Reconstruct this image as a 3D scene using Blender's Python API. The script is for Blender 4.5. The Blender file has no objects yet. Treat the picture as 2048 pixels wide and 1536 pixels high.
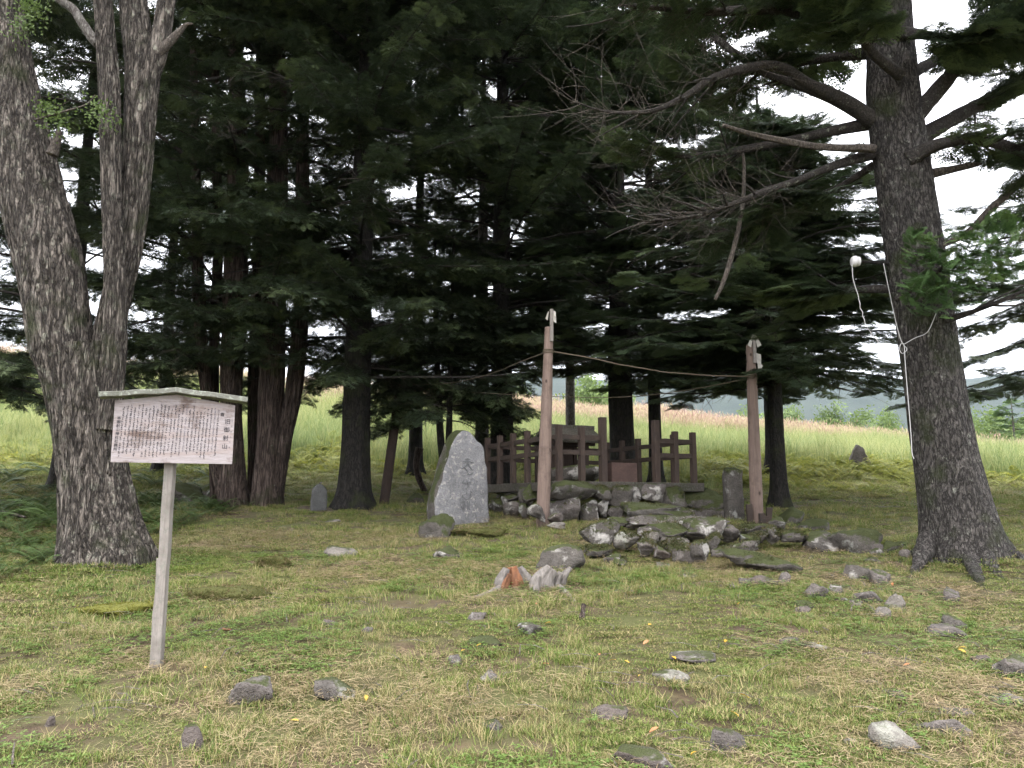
import bpy, bmesh, math, random
import numpy as np
from mathutils import Vector, Matrix

# ------------------------------------------------------------------ camera, sky, sun, exposure
scene = bpy.context.scene
COL = scene.collection
F = 1600.0                       # focal length in pixels of the 2048 px wide photograph
PITCH = math.atan((1005 - 768) / F)
EYE = 1.6
cam = bpy.data.cameras.new('camera')
cam.sensor_width = 36.0
cam.lens = 36.0 * F / 2048.0
cam.clip_start = 0.05
cam.clip_end = 14000.0
cam_o = bpy.data.objects.new('camera', cam)
COL.objects.link(cam_o)
cam_o.location = (0, 0, EYE)
cam_o.rotation_euler = (math.radians(90) + PITCH, 0, 0)
scene.camera = cam_o

SUN_ELEV, SUN_ROT = math.radians(64), math.radians(205)
world = bpy.data.worlds.new('World')
scene.world = world
world.use_nodes = True
wn = world.node_tree
wn.nodes.clear()
w_out = wn.nodes.new('ShaderNodeOutputWorld')
w_bg = wn.nodes.new('ShaderNodeBackground')
w_sky = wn.nodes.new('ShaderNodeTexSky')
w_sky.sky_type = 'NISHITA'
w_sky.sun_disc = False
w_sky.sun_elevation = SUN_ELEV
w_sky.sun_rotation = SUN_ROT
w_sky.dust_density = 4.0
w_mix = wn.nodes.new('ShaderNodeMix')
w_mix.data_type = 'RGBA'
w_mix.inputs[0].default_value = 0.88          # a closed cloud cover in front of the blue
# an overcast sky: three times as bright overhead as at the horizon
w_tc = wn.nodes.new('ShaderNodeTexCoord')
w_sep = wn.nodes.new('ShaderNodeSeparateXYZ')
w_cl = wn.nodes.new('ShaderNodeMath')
w_cl.operation = 'MAXIMUM'
w_cl.inputs[1].default_value = 0.0
w_ma = wn.nodes.new('ShaderNodeMath')
w_ma.operation = 'MULTIPLY_ADD'
w_ma.inputs[1].default_value = 9.0
w_ma.inputs[2].default_value = 4.5
w_tint = wn.nodes.new('ShaderNodeMix')
w_tint.data_type = 'RGBA'
w_tint.blend_type = 'MULTIPLY'
w_tint.inputs[0].default_value = 1.0
w_tint.inputs[7].default_value = (1.0, 1.0, 1.04, 1)
wn.links.new(w_tc.outputs['Generated'], w_sep.inputs[0])
wn.links.new(w_sep.outputs[2], w_cl.inputs[0])
wn.links.new(w_cl.outputs[0], w_ma.inputs[0])
wn.links.new(w_ma.outputs[0], w_tint.inputs[6])
wn.links.new(w_tint.outputs[2], w_mix.inputs[7])
wn.links.new(w_sky.outputs[0], w_mix.inputs[6])
wn.links.new(w_mix.outputs[2], w_bg.inputs[0])
w_bg.inputs[1].default_value = 0.14
wn.links.new(w_bg.outputs[0], w_out.inputs[0])

sun = bpy.data.lights.new('sun', 'SUN')
sun.energy = 0.55
sun.angle = math.radians(35)
sun.color = (1.0, 0.96, 0.9)
sun_o = bpy.data.objects.new('sun', sun)
COL.objects.link(sun_o)
sd = Vector((math.sin(SUN_ROT) * math.cos(SUN_ELEV), math.cos(SUN_ROT) * math.cos(SUN_ELEV), math.sin(SUN_ELEV)))
sun_o.rotation_euler = (-sd).to_track_quat('-Z', 'Y').to_euler()

scene.view_settings.view_transform = 'Standard'
scene.view_settings.look = 'None'
scene.view_settings.gamma = 1.0
scene.view_settings.use_curve_mapping = False
scene.view_settings.exposure = 2.0
scene.cycles.max_bounces = 4
scene.cycles.diffuse_bounces = 2
scene.cycles.glossy_bounces = 2
scene.cycles.volume_bounces = 0
scene.cycles.transmission_bounces = 2
scene.cycles.use_adaptive_sampling = True
scene.cycles.adaptive_threshold = 0.02
try:
    scene.cycles.use_denoising = True
    scene.cycles.denoiser = 'OPENIMAGEDENOISE'
except Exception:
    pass

# ------------------------------------------------------------------ numeric helpers
rs = np.random.RandomState(7)
rnd = random.Random(11)


def _hash(ix, iy, iz, s):
    h = (ix * 374761393 + iy * 668265263 + iz * 2147483647 + s * 974711) & 0xFFFFFFFF
    h = ((h ^ (h >> 13)) * 1274126177) & 0xFFFFFFFF
    h = h ^ (h >> 16)
    return (h & 0xFFFF) / 65535.0


def vnoise(x, y, z=0.0, seed=0):
    x, y, z = np.broadcast_arrays(np.asarray(x, float), np.asarray(y, float), np.asarray(z, float))
    ix, iy, iz = np.floor(x).astype(np.int64), np.floor(y).astype(np.int64), np.floor(z).astype(np.int64)
    fx, fy, fz = x - ix, y - iy, z - iz
    fx, fy, fz = fx * fx * (3 - 2 * fx), fy * fy * (3 - 2 * fy), fz * fz * (3 - 2 * fz)
    r = 0
    for dx in (0, 1):
        for dy in (0, 1):
            for dz in (0, 1):
                w = (fx if dx else 1 - fx) * (fy if dy else 1 - fy) * (fz if dz else 1 - fz)
                r = r + w * _hash(ix + dx, iy + dy, iz + dz, seed)
    return r


def fbm(x, y, z=0.0, seed=0, octaves=3):
    a, r, t = 1.0, 0, 0
    for i in range(octaves):
        r = r + a * vnoise(np.asarray(x) * 2 ** i, np.asarray(y) * 2 ** i, np.asarray(z) * 2 ** i, seed + i * 17)
        t += a
        a *= 0.5
    return r / t


def sstep(a, b, x):
    t = np.clip((np.asarray(x, float) - a) / (b - a), 0, 1)
    return t * t * (3 - 2 * t)


def catmull(pts, n):
    pts = np.asarray(pts, float)
    if len(pts) < 3:
        t = np.linspace(0, 1, n)[:, None]
        return pts[0] * (1 - t) + pts[-1] * t
    p = np.vstack([2 * pts[0] - pts[1], pts, 2 * pts[-1] - pts[-2]])
    k = len(pts) - 1
    u = np.linspace(0, k - 1e-6, n)
    i = u.astype(int)
    f = (u - i)[:, None]
    a, b, c, d = p[i], p[i + 1], p[i + 2], p[i + 3]
    return 0.5 * (2 * b + (c - a) * f + (2 * a - 5 * b + 4 * c - d) * f ** 2 + (3 * b - a - 3 * c + d) * f ** 3)


# ------------------------------------------------------------------ the lie of the land
def H(x, y):
    """ground height: a hillside meadow that climbs away from the camera"""
    x, y = np.asarray(x, float), np.asarray(y, float)
    yc = np.clip(y, -12, 58)
    z = 0.1 * yc
    t = sstep(16, 55, y)
    z = z - 0.105 * t * (np.clip(x, -60, 50) - 19.8)
    z = z - 0.17 * np.clip(y - 60, 0, 110)
    z = z + 0.10 * (fbm(x * 0.45, y * 0.45, 0, 3, 2) - 0.5) * sstep(1.5, 4, y + 2)
    z = z + 0.06 * (fbm(x * 2.1, y * 2.1, 0, 5, 3) - 0.5)
    z = z + 0.22 * np.exp(-(((x - 5.55) / 1.0) ** 2 + ((y - 9.9) / 0.9) ** 2))
    z = z + 0.10 * np.exp(-(((x + 4.6) / 1.0) ** 2 + ((y - 9.0) / 0.9) ** 2))
    z = z + 0.10 * np.exp(-(((x - 1.9) / 1.3) ** 2 + ((y - 11.9) / .9) ** 2))
    return z


def ray(px, py):
    a, b = (px - 1024) / F, (768 - py) / F
    cp, sp = math.cos(PITCH), math.sin(PITCH)
    return np.array((a, cp - b * sp, sp + b * cp))


def P(px, py, Y):
    d = ray(px, py)
    return np.array((0, 0, EYE)) + d * (Y / d[1])


def G(px, py):
    """where the line of sight through a photograph pixel meets the ground"""
    d = ray(px, py)
    ys = np.linspace(2, 70, 3000)
    q = d[None, :] * (ys / d[1])[:, None]
    below = (q[:, 2] + EYE) < H(q[:, 0], q[:, 1])
    i = int(np.argmax(below)) if below.any() else len(ys) - 1
    x, y = q[i, 0], q[i, 1]
    return np.array((x, y, float(H(x, y))))


# ------------------------------------------------------------------ object helpers
def mesh_from(name, v, f, mats, smooth=True, fm=None):
    me = bpy.data.meshes.new(name)
    v = np.asarray(v, float)
    if isinstance(f, np.ndarray):
        k = f.shape[1]
        me.vertices.add(len(v))
        me.vertices.foreach_set('co', v.ravel())
        me.loops.add(f.size)
        me.loops.foreach_set('vertex_index', f.ravel().astype(np.int32))
        me.polygons.add(len(f))
        me.polygons.foreach_set('loop_start', (np.arange(len(f)) * k).astype(np.int32))
        me.polygons.foreach_set('loop_total', np.full(len(f), k, np.int32))
        me.update(calc_edges=True)
    else:
        me.from_pydata([tuple(p) for p in v], [], f)
    for m in (mats if isinstance(mats, (list, tuple)) else [mats]):
        me.materials.append(m)
    if fm is not None:
        me.polygons.foreach_set('material_index', np.asarray(fm, np.int32))
    me.polygons.foreach_set('use_smooth', np.full(len(me.polygons), smooth))
    me.update()
    return me


def link(name, me, parent=None, loc=None):
    o = bpy.data.objects.new(name, me)
    COL.objects.link(o)
    if loc is not None:
        o.location = loc
    if parent is not None:
        o.parent = parent
    return o


def root_world(o):
    p = np.zeros(3)
    while o is not None:
        p = p + np.array(o.location)
        o = o.parent
    return p


def obj(name, v, f, mats, parent=None, smooth=True, fm=None, base=None):
    """one mesh object from world coordinates; its origin is its parent's, or base"""
    v = np.asarray(v, float)
    if parent is not None:
        v = v - root_world(parent)
        return link(name, mesh_from(name, v, f, mats, smooth, fm), parent)
    base = np.zeros(3) if base is None else np.asarray(base, float)
    return link(name, mesh_from(name, v - base, f, mats, smooth, fm), None, base)


def tag(o, label, cat, group=None):
    o['label'] = label
    o['category'] = cat
    if group:
        o['group'] = group
    return o


def thing(name, label, cat, loc, group=None):
    o = bpy.data.objects.new(name, None)
    COL.objects.link(o)
    o.location = loc
    o.empty_display_size = 0.2
    return tag(o, label, cat, group)


class MB:
    """collects pieces of one part"""
    def __init__(s):
        s.v, s.f, s.m, s.n = [], [], [], 0

    def add(s, v, f, m=0):
        v = np.asarray(v, float)
        s.v.append(v)
        s.f += [tuple(int(i) + s.n for i in q) for q in f]
        s.m += [m] * len(f)
        s.n += len(v)
        return s

    def verts(s):
        return np.vstack(s.v)

    def build(s, name, mats, parent=None, smooth=True, base=None):
        return obj(name, s.verts(), s.f, mats, parent, smooth, s.m, base)


def frames(p):
    t = np.gradient(p, axis=0)
    t /= np.linalg.norm(t, axis=1)[:, None] + 1e-9
    ref = np.array((1.0, 0.02, 0.03)) if abs(t[0][2]) > 0.6 else np.array((0.02, 0.03, 1.0))
    a = np.cross(t, ref)
    a /= np.linalg.norm(a, axis=1)[:, None] + 1e-9
    b = np.cross(t, a)
    return t, a, b


def tube(pts, radii, seg=8, rings=None, rfun=None, cap=True):
    pts = np.asarray(pts, float)
    rings = rings or len(pts)
    p = catmull(pts, rings)
    r = np.interp(np.linspace(0, 1, rings), np.linspace(0, 1, len(radii)), radii)
    t, a, b = frames(p)
    th = np.arange(seg) / seg * 2 * math.pi
    rr = np.repeat(r[:, None], seg, 1)
    if rfun is not None:
        rr = rfun(rr, np.repeat(th[None, :], rings, 0), p)
    v = p[:, None, :] + rr[:, :, None] * (np.cos(th)[None, :, None] * a[:, None, :] + np.sin(th)[None, :, None] * b[:, None, :])
    v = v.reshape(-1, 3)
    i, j = np.meshgrid(np.arange(rings - 1), np.arange(seg), indexing='ij')
    j2 = (j + 1) % seg
    f = np.stack([i * seg + j, i * seg + j2, (i + 1) * seg + j2, (i + 1) * seg + j], -1).reshape(-1, 4)
    f = [tuple(q) for q in f.tolist()]
    if cap:
        n = len(v)
        v = np.vstack([v, p[0], p[-1]])
        f += [(k2, k, n) for k, k2 in zip(range(seg), [(k + 1) % seg for k in range(seg)])]
        o = (rings - 1) * seg
        f += [(o + k, o + (k + 1) % seg, n + 1) for k in range(seg)]
    return v, f


def box(c, s, rz=0.0, jit=0.0, R=None):
    """box of full size s centred at c"""
    d = np.array([(x, y, z) for x in (-.5, .5) for y in (-.5, .5) for z in (-.5, .5)]) * np.asarray(s, float)
    if jit:
        d = d + rs.uniform(-jit, jit, d.shape)
    if R is None:
        cz, sz = math.cos(rz), math.sin(rz)
        R = np.array(((cz, -sz, 0), (sz, cz, 0), (0, 0, 1)))
    v = d @ np.asarray(R).T + np.asarray(c, float)
    f = [(0, 1, 3, 2), (4, 6, 7, 5), (0, 4, 5, 1), (2, 3, 7, 6), (0, 2, 6, 4), (1, 5, 7, 3)]
    return v, f


def bevel_box(name, c, s, mats, parent=None, rz=0.0, bev=0.006, rough=0.003, R=None, base=None, cuts=6):
    """timber: a box with softened edges, cut along its length and slightly uneven"""
    bm = bmesh.new()
    bmesh.ops.create_cube(bm, size=1.0)
    bmesh.ops.scale(bm, vec=s, verts=bm.verts)
    bmesh.ops.bevel(bm, geom=list(bm.edges), offset=bev, segments=2, profile=0.6, affect='EDGES')
    ax = int(np.argmax(s))
    for k in range(1, cuts):
        co = [0, 0, 0]
        co[ax] = -s[ax] / 2 + s[ax] * k / cuts
        no = [0, 0, 0]
        no[ax] = 1
        bmesh.ops.bisect_plane(bm, geom=bm.verts[:] + bm.edges[:] + bm.faces[:], plane_co=co, plane_no=no)
    v = np.array([q.co for q in bm.verts])
    bm.verts.index_update()
    f = [tuple(q.index for q in fc.verts) for fc in bm.faces]
    bm.free()
    v = v + (np.stack([vnoise(v[:, 0] * 9, v[:, 1] * 9, v[:, 2] * 9, k + rnd.randint(0, 900)) for k in range(3)], 1) - .5) * 2 * rough
    if R is None:
        cz, sz = math.cos(rz), math.sin(rz)
        R = np.array(((cz, -sz, 0), (sz, cz, 0), (0, 0, 1)))
    v = v @ np.asarray(R).T + np.asarray(c, float)
    return obj(name, v, f, mats, parent, False, None, base)


# ------------------------------------------------------------------ materials
def mk(name):
    m = bpy.data.materials.new(name)
    m.use_nodes = True
    nt = m.node_tree
    b = nt.nodes['Principled BSDF']
    b.inputs['Specular IOR Level'].default_value = 0.25
    return m, nt, b


def nn(nt, typ, **kw):
    n = nt.nodes.new(typ)
    for k, v in kw.items():
        if hasattr(n, k):
            setattr(n, k, v)
        else:
            n.inputs[k.replace('_', ' ')].default_value = v
    return n


def noise(nt, vec, scale, detail=4.0, rough=0.6, dist=0.0):
    n = nn(nt, 'ShaderNodeTexNoise', Scale=scale, Detail=detail, Roughness=rough, Distortion=dist)
    nt.links.new(vec, n.inputs['Vector'])
    return n.outputs[0]


def ramp(nt, fac, stops, interp='LINEAR'):
    r = nt.nodes.new('ShaderNodeValToRGB')
    r.color_ramp.interpolation = interp
    e = r.color_ramp.elements
    while len(e) < len(stops):
        e.new(0.5)
    for q, (p, c) in zip(e, stops):
        q.position = p
        q.color = (c, c, c, 1) if isinstance(c, (int, float)) else (*c, 1)
    nt.links.new(fac, r.inputs[0])
    return r.outputs[0]


def mixc(nt, fac, a, b, mode='MIX'):
    m = nt.nodes.new('ShaderNodeMix')
    m.data_type = 'RGBA'
    m.blend_type = mode
    for s, x in ((0, fac), (6, a), (7, b)):
        if isinstance(x, (int, float)):
            m.inputs[s].default_value = x
        elif isinstance(x, tuple):
            m.inputs[s].default_value = (*x, 1)
        else:
            nt.links.new(x, m.inputs[s])
    return m.outputs[2]


def math_(nt, op, a, b=None):
    m = nt.nodes.new('ShaderNodeMath')
    m.operation = op
    for s, x in ((0, a), (1, b)):
        if x is None:
            continue
        if isinstance(x, (int, float)):
            m.inputs[s].default_value = x
        else:
            nt.links.new(x, m.inputs[s])
    return m.outputs[0]


def coords(nt, scale=(1, 1, 1), kind='Object', jitter=True):
    tc = nt.nodes.new('ShaderNodeTexCoord')
    mp = nt.nodes.new('ShaderNodeMapping')
    mp.inputs['Scale'].default_value = scale
    nt.links.new(tc.outputs[kind], mp.inputs['Vector'])
    if jitter:
        oi = nt.nodes.new('ShaderNodeObjectInfo')
        cx = nt.nodes.new('ShaderNodeCombineXYZ')
        for k, s in enumerate((37.0, 91.0, 53.0)):
            nt.links.new(math_(nt, 'MULTIPLY', oi.outputs['Random'], s), cx.inputs[k])
        nt.links.new(cx.outputs[0], mp.inputs['Location'])
    return mp.outputs[0]


def bump(nt, b, h, strength=0.5, dist=0.02, prev=None):
    n = nt.nodes.new('ShaderNodeBump')
    n.inputs['Strength'].default_value = strength
    n.inputs['Distance'].default_value = dist
    nt.links.new(h, n.inputs['Height'])
    if prev is not None:
        nt.links.new(prev, n.inputs['Normal'])
    nt.links.new(n.outputs[0], b.inputs['Normal'])
    return n.outputs[0]


def setc(nt, b, col, rough=0.85):
    nt.links.new(col, b.inputs['Base Color'])
    b.inputs['Roughness'].default_value = rough


def up_mask(nt, lo, hi):
    g = nt.nodes.new('ShaderNodeNewGeometry')
    s = nt.nodes.new('ShaderNodeSeparateXYZ')
    nt.links.new(g.outputs['Normal'], s.inputs[0])
    return ramp(nt, s.outputs[2], [(lo, 0.0), (hi, 1.0)])


def mat_bark(name, plate, plate2, crack, sc=26.0, zs=0.16, bstr=0.9, lichen=None, lich_amt=0.6, moss=0.0):
    m, nt, b = mk(name)
    v = coords(nt, (1, 1, zs), jitter=False)
    v2 = coords(nt, (1, 1, 1), jitter=False)
    warp = nn(nt, 'ShaderNodeTexNoise', Scale=7.0, Detail=3.0)
    nt.links.new(v, warp.inputs['Vector'])
    vm = nt.nodes.new('ShaderNodeVectorMath')
    vm.operation = 'MULTIPLY_ADD'
    nt.links.new(warp.outputs['Color'], vm.inputs[0])
    vm.inputs[1].default_value = (0.09, 0.09, 0.09)
    nt.links.new(v, vm.inputs[2])
    nf1 = noise(nt, vm.outputs[0], sc * .75, 5, 0.55)
    nf2 = noise(nt, vm.outputs[0], sc * 1.9, 4, 0.6)
    rid = math_(nt, 'ABSOLUTE', math_(nt, 'SUBTRACT', nf1, 0.5))
    rid2 = math_(nt, 'ABSOLUTE', math_(nt, 'SUBTRACT', nf2, 0.5))
    cr = math_(nt, 'MULTIPLY', ramp(nt, rid, [(0.0, 0.0), (0.085, 1.0)]), ramp(nt, rid2, [(0.0, 0.45), (0.06, 1.0)]))
    n1 = noise(nt, vm.outputs[0], sc * 1.3, 6, 0.7)
    n2 = noise(nt, v2, 3.0, 4, 0.6)
    col = mixc(nt, ramp(nt, n1, [(0.35, 0.0), (0.65, 1.0)]), plate, plate2)
    col = mixc(nt, ramp(nt, n2, [(0.3, 0.0), (0.75, 0.6)]), col, tuple(c * 0.55 for c in plate))
    if lichen:
        n3 = noise(nt, v2, 11.0, 5, 0.65)
        col = mixc(nt, ramp(nt, n3, [(lich_amt - 0.04, 0.0), (lich_amt + 0.05, 0.85)]), col, lichen)
    col = mixc(nt, cr, crack, col)
    if moss:
        n4 = noise(nt, v2, 2.2, 4, 0.6)
        col = mixc(nt, ramp(nt, n4, [(0.62 - moss * 0.2, 0.0), (0.8 - moss * 0.2, 0.8)]), col, (0.035, 0.045, 0.014))
    setc(nt, b, col, 0.92)
    h = math_(nt, 'ADD', math_(nt, 'MULTIPLY', cr, 0.7), math_(nt, 'MULTIPLY', n1, 0.6))
    bump(nt, b, h, bstr, 0.05)
    return m


def mat_rock(name, c1, c2, lichen=(0.42, 0.40, 0.365), lich=0.6, moss=0.6, mosscol=(0.030, 0.036, 0.011), lsc=5.0):
    m, nt, b = mk(name)
    v = coords(nt)
    n1 = noise(nt, v, 9.0, 6, 0.7)
    n2 = noise(nt, v, 2.5, 3, 0.5)
    n3 = noise(nt, v, lsc, 6, 0.62, 0.4)
    n4 = noise(nt, v, 3.1, 5, 0.65)
    n5 = noise(nt, v, 60.0, 3, 0.6)
    col = mixc(nt, ramp(nt, n1, [(0.3, 0.0), (0.7, 1.0)]), c1, c2)
    col = mixc(nt, ramp(nt, n2, [(0.45, 0.0), (0.75, 0.5)]), col, tuple(c * 0.4 for c in c1))
    col = mixc(nt, ramp(nt, n5, [(0.35, 0.35), (0.6, 0.0)]), col, tuple(c * 0.35 for c in c1))
    lm = ramp(nt, n3, [(lich - 0.04, 0.0), (lich + 0.05, 0.85)])
    col = mixc(nt, lm, col, mixc(nt, n5, tuple(c * 0.75 for c in lichen), lichen))
    mm = math_(nt, 'ADD', math_(nt, 'MULTIPLY', up_mask(nt, 0.0, 0.95), 0.45), n4)
    mm = ramp(nt, mm, [(1.05 - moss * 0.55, 0.0), (1.13 - moss * 0.55, 0.95)])
    col = mixc(nt, mm, col, mixc(nt, n1, mosscol, tuple(c * 1.7 for c in mosscol)))
    setc(nt, b, col, 0.93)
    h = math_(nt, 'ADD', math_(nt, 'MULTIPLY', n1, 0.7), math_(nt, 'MULTIPLY', n5, 0.35))
    bump(nt, b, h, 1.0, 0.05)
    return m


def mat_wood(name, c1, c2, axis=2, stain=None, lich=None, bs=0.5, stretch=0.06, knots=False):
    m, nt, b = mk(name)
    s = [1, 1, 1]
    s[axis] = stretch
    v = coords(nt, tuple(s))
    v2 = coords(nt)
    n1 = noise(nt, v, 55.0, 5, 0.7, 0.3)
    n2 = noise(nt, v, 9.0, 3, 0.5)
    n3 = noise(nt, v2, 4.0, 5, 0.65)
    col = mixc(nt, ramp(nt, n1, [(0.3, 0.0), (0.7, 1.0)]), c1, c2)
    col = mixc(nt, ramp(nt, n2, [(0.4, 0.0), (0.8, 0.6)]), col, tuple(c * 0.6 for c in c1))
    if stain:
        col = mixc(nt, ramp(nt, n3, [(0.5, 0.0), (0.72, 0.8)]), col, stain)
    if lich:
        n4 = noise(nt, v2, 34.0, 5, 0.7)
        col = mixc(nt, ramp(nt, n4, [(0.52, 0.0), (0.6, 0.85)]), col, lich)
    if knots:
        vk = nn(nt, 'ShaderNodeTexVoronoi', feature='F1', Scale=7.0)
        nt.links.new(coords(nt, (1, 1, 0.6)), vk.inputs['Vector'])
        col = mixc(nt, ramp(nt, vk.outputs['Distance'], [(0.10, 0.85), (0.17, 0.0)]), col, tuple(c * 0.25 for c in c1))
    setc(nt, b, col, 0.85)
    bump(nt, b, n1, bs, 0.006)
    return m


def mat_leaf(name, c1, c2, c3=None, rough=0.6, trans=0.25, patch=0.0, patchsc=0.5, dry=0.0):
    m, nt, b = mk(name)
    oi = nt.nodes.new('ShaderNodeObjectInfo')
    g = nt.nodes.new('ShaderNodeNewGeometry')
    r2 = math_(nt, 'FRACT', math_(nt, 'ADD', math_(nt, 'MULTIPLY', oi.outputs['Random'], 1.0), g.outputs['Random Per Island']))
    col = mixc(nt, r2, c1, c2)
    if dry:
        r3 = math_(nt, 'FRACT', math_(nt, 'MULTIPLY', g.outputs['Random Per Island'], 7.31))
        col = mixc(nt, ramp(nt, r3, [(1 - dry - .02, 0.0), (1 - dry + .02, 1.0)]), col, c3)
    if c3:
        if patch:
            n = noise(nt, g.outputs['Position'], patchsc, 3, 0.6)
            fac = math_(nt, 'ADD', n, math_(nt, 'MULTIPLY', math_(nt, 'SUBTRACT', r2, 0.5), 0.55))
            fac = ramp(nt, fac, [(patch - 0.1, 0.0), (patch + 0.1, 1.0)])
        else:
            fac = ramp(nt, oi.outputs['Random'], [(0.72, 0.0), (0.8, 1.0)])
        col = mixc(nt, fac, col, c3)
    setc(nt, b, col, rough)
    if trans:
        tr = nt.nodes.new('ShaderNodeBsdfTranslucent')
        nt.links.new(col, tr.inputs[0])
        ms = nt.nodes.new('ShaderNodeMixShader')
        ms.inputs[0].default_value = trans
        out = nt.nodes['Material Output']
        nt.links.new(b.outputs[0], ms.inputs[1])
        nt.links.new(tr.outputs[0], ms.inputs[2])
        nt.links.new(ms.outputs[0], out.inputs[0])
    return m


def mat_flat(name, c, rough=0.7, var=0.25, sc=20.0):
    m, nt, b = mk(name)
    v = coords(nt)
    n = noise(nt, v, sc, 4, 0.6)
    setc(nt, b, mixc(nt, n, tuple(x * (1 - var) for x in c), tuple(min(1, x * (1 + var)) for x in c)), rough)
    bump(nt, b, n, 0.3, 0.004)
    return m


M = {}
M['bark_oak'] = mat_bark('bark_oak', (0.115, 0.096, 0.08), (0.30, 0.262, 0.225), (0.014, 0.011, 0.009), 20.0, 0.15, 1.0, (0.27, 0.265, 0.21), 0.60, 0.35)
M['bark_yew'] = mat_bark('bark_yew', (0.10, 0.072, 0.06), (0.19, 0.145, 0.122), (0.025, 0.017, 0.013), 30.0, 0.06, 0.9, (0.22, 0.23, 0.17), 0.66, 0.35)
M['bark_dark'] = mat_bark('bark_dark', (0.026, 0.023, 0.02), (0.045, 0.04, 0.034), (0.01, 0.009, 0.008), 24.0, 0.3, 0.7, (0.09, 0.095, 0.075), 0.70, 0.5)  # darker than real bark: the shade among the trees is in the colour
M['bark_fir'] = mat_bark('bark_fir', (0.08, 0.07, 0.063), (0.19, 0.172, 0.158), (0.018, 0.016, 0.014), 30.0, 0.33, 0.9, (0.32, 0.32, 0.27), 0.62, 0.5)
M['bark_grey'] = mat_bark('bark_grey', (0.16, 0.15, 0.135), (0.23, 0.215, 0.195), (0.06, 0.05, 0.045), 24.0, 0.4, 0.6, (0.3, 0.3, 0.26), 0.62)
M['branch'] = mat_bark('branch', (0.045, 0.039, 0.034), (0.08, 0.07, 0.062), (0.02, 0.017, 0.015), 40.0, 0.8, 0.5, (0.24, 0.25, 0.2), 0.62)
M['deadwood'] = mat_bark('deadwood', (0.11, 0.09, 0.075), (0.18, 0.155, 0.13), (0.04, 0.033, 0.028), 40.0, 0.3, 0.5, (0.24, 0.235, 0.19), 0.62)
M['rock'] = mat_rock('rock', (0.075, 0.066, 0.06), (0.17, 0.148, 0.134), lich=0.61, moss=0.3)
M['rock_pale'] = mat_rock('rock_pale', (0.13, 0.115, 0.10), (0.22, 0.20, 0.175), (0.30, 0.295, 0.25), 0.57, 0.25)
M['rock_lichen'] = mat_rock('rock_lichen', (0.06, 0.053, 0.046), (0.12, 0.107, 0.095), (0.42, 0.40, 0.365), 0.55, 0.45, lsc=4.5)
M['rock_moss'] = mat_rock('rock_moss', (0.06, 0.053, 0.046), (0.125, 0.113, 0.10), (0.33, 0.33, 0.30), 0.6, 0.8)
M['rock_brown'] = mat_rock('rock_brown', (0.08, 0.066, 0.058), (0.145, 0.12, 0.106), lich=0.66, moss=0.25)
M['moss_mound'] = mat_rock('moss_mound', (0.07, 0.06, 0.04), (0.11, 0.095, 0.06), lich=0.85, moss=1.35, mosscol=(0.05, 0.052, 0.014))
M['moss_bright'] = mat_rock('moss_bright', (0.10, 0.10, 0.03), (0.12, 0.12, 0.03), lich=0.95, moss=1.6, mosscol=(0.085, 0.085, 0.017))
M['stele'] = mat_rock('stele', (0.165, 0.163, 0.166), (0.28, 0.276, 0.28), (0.38, 0.36, 0.33), 0.59, 0.10, lsc=15.0)
M['stele_dark'] = mat_rock('stele_dark', (0.08, 0.08, 0.077), (0.14, 0.14, 0.135), (0.3, 0.3, 0.28), 0.68, 0.3)
M['carving'] = mat_flat('carving', (0.12, 0.12, 0.122), 0.95)
M['post_wood'] = mat_wood('post_wood', (0.17, 0.15, 0.132), (0.30, 0.27, 0.245), 2, (0.11, 0.098, 0.082), (0.17, 0.165, 0.14), 0.9)
M['pole_wood'] = mat_wood('pole_wood', (0.13, 0.092, 0.075), (0.215, 0.158, 0.13), 2, (0.08, 0.058, 0.048), None, 0.6, knots=True)
M['fence_wood'] = mat_wood('fence_wood', (0.036, 0.025, 0.02), (0.07, 0.049, 0.039), 2, (0.028, 0.022, 0.02), None, 0.8)
M['rail_wood'] = mat_wood('rail_wood', (0.034, 0.025, 0.02), (0.062, 0.045, 0.036), 0, (0.033, 0.028, 0.025), None, 0.7)
M['sill_wood'] = mat_wood('sill_wood', (0.04, 0.034, 0.028), (0.075, 0.063, 0.052), 0, (0.03, 0.036, 0.014), (0.085, 0.088, 0.075), 0.7)
M['box_wood'] = mat_wood('box_wood', (0.062, 0.038, 0.032), (0.092, 0.058, 0.048), 0, (0.045, 0.03, 0.026), None, 0.5)
M['roof_wood'] = mat_wood('roof_wood', (0.12, 0.12, 0.10), (0.21, 0.21, 0.18), 0, (0.075, 0.08, 0.055), (0.26, 0.275, 0.23), 1.0)
M['board_wood'] = mat_wood('board_wood', (0.50, 0.435, 0.415), (0.66, 0.61, 0.60), 0, (0.30, 0.215, 0.17), None, 0.4)
M['ink'] = mat_flat('ink', (0.035, 0.033, 0.04), 0.8)
M['ink_faded'] = mat_flat('ink_faded', (0.13, 0.12, 0.13), 0.8)
M['paper'] = mat_flat('paper', (0.45, 0.43, 0.38), 0.7, 0.1)
M['rope'] = mat_flat('rope', (0.12, 0.095, 0.068), 0.9, 0.3, 90)
M['wire'] = mat_flat('wire', (0.42, 0.41, 0.40), 0.5, 0.1)
M['porcelain'] = mat_flat('porcelain', (0.6, 0.59, 0.58), 0.25, 0.04)
M['heartwood'] = mat_wood('heartwood', (0.15, 0.065, 0.035), (0.26, 0.12, 0.06), 2, (0.06, 0.035, 0.025), None, 0.9)
M['greywood'] = mat_wood('greywood', (0.10, 0.088, 0.078), (0.24, 0.218, 0.198), 2, (0.085, 0.07, 0.063), None, 0.9)
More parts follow.
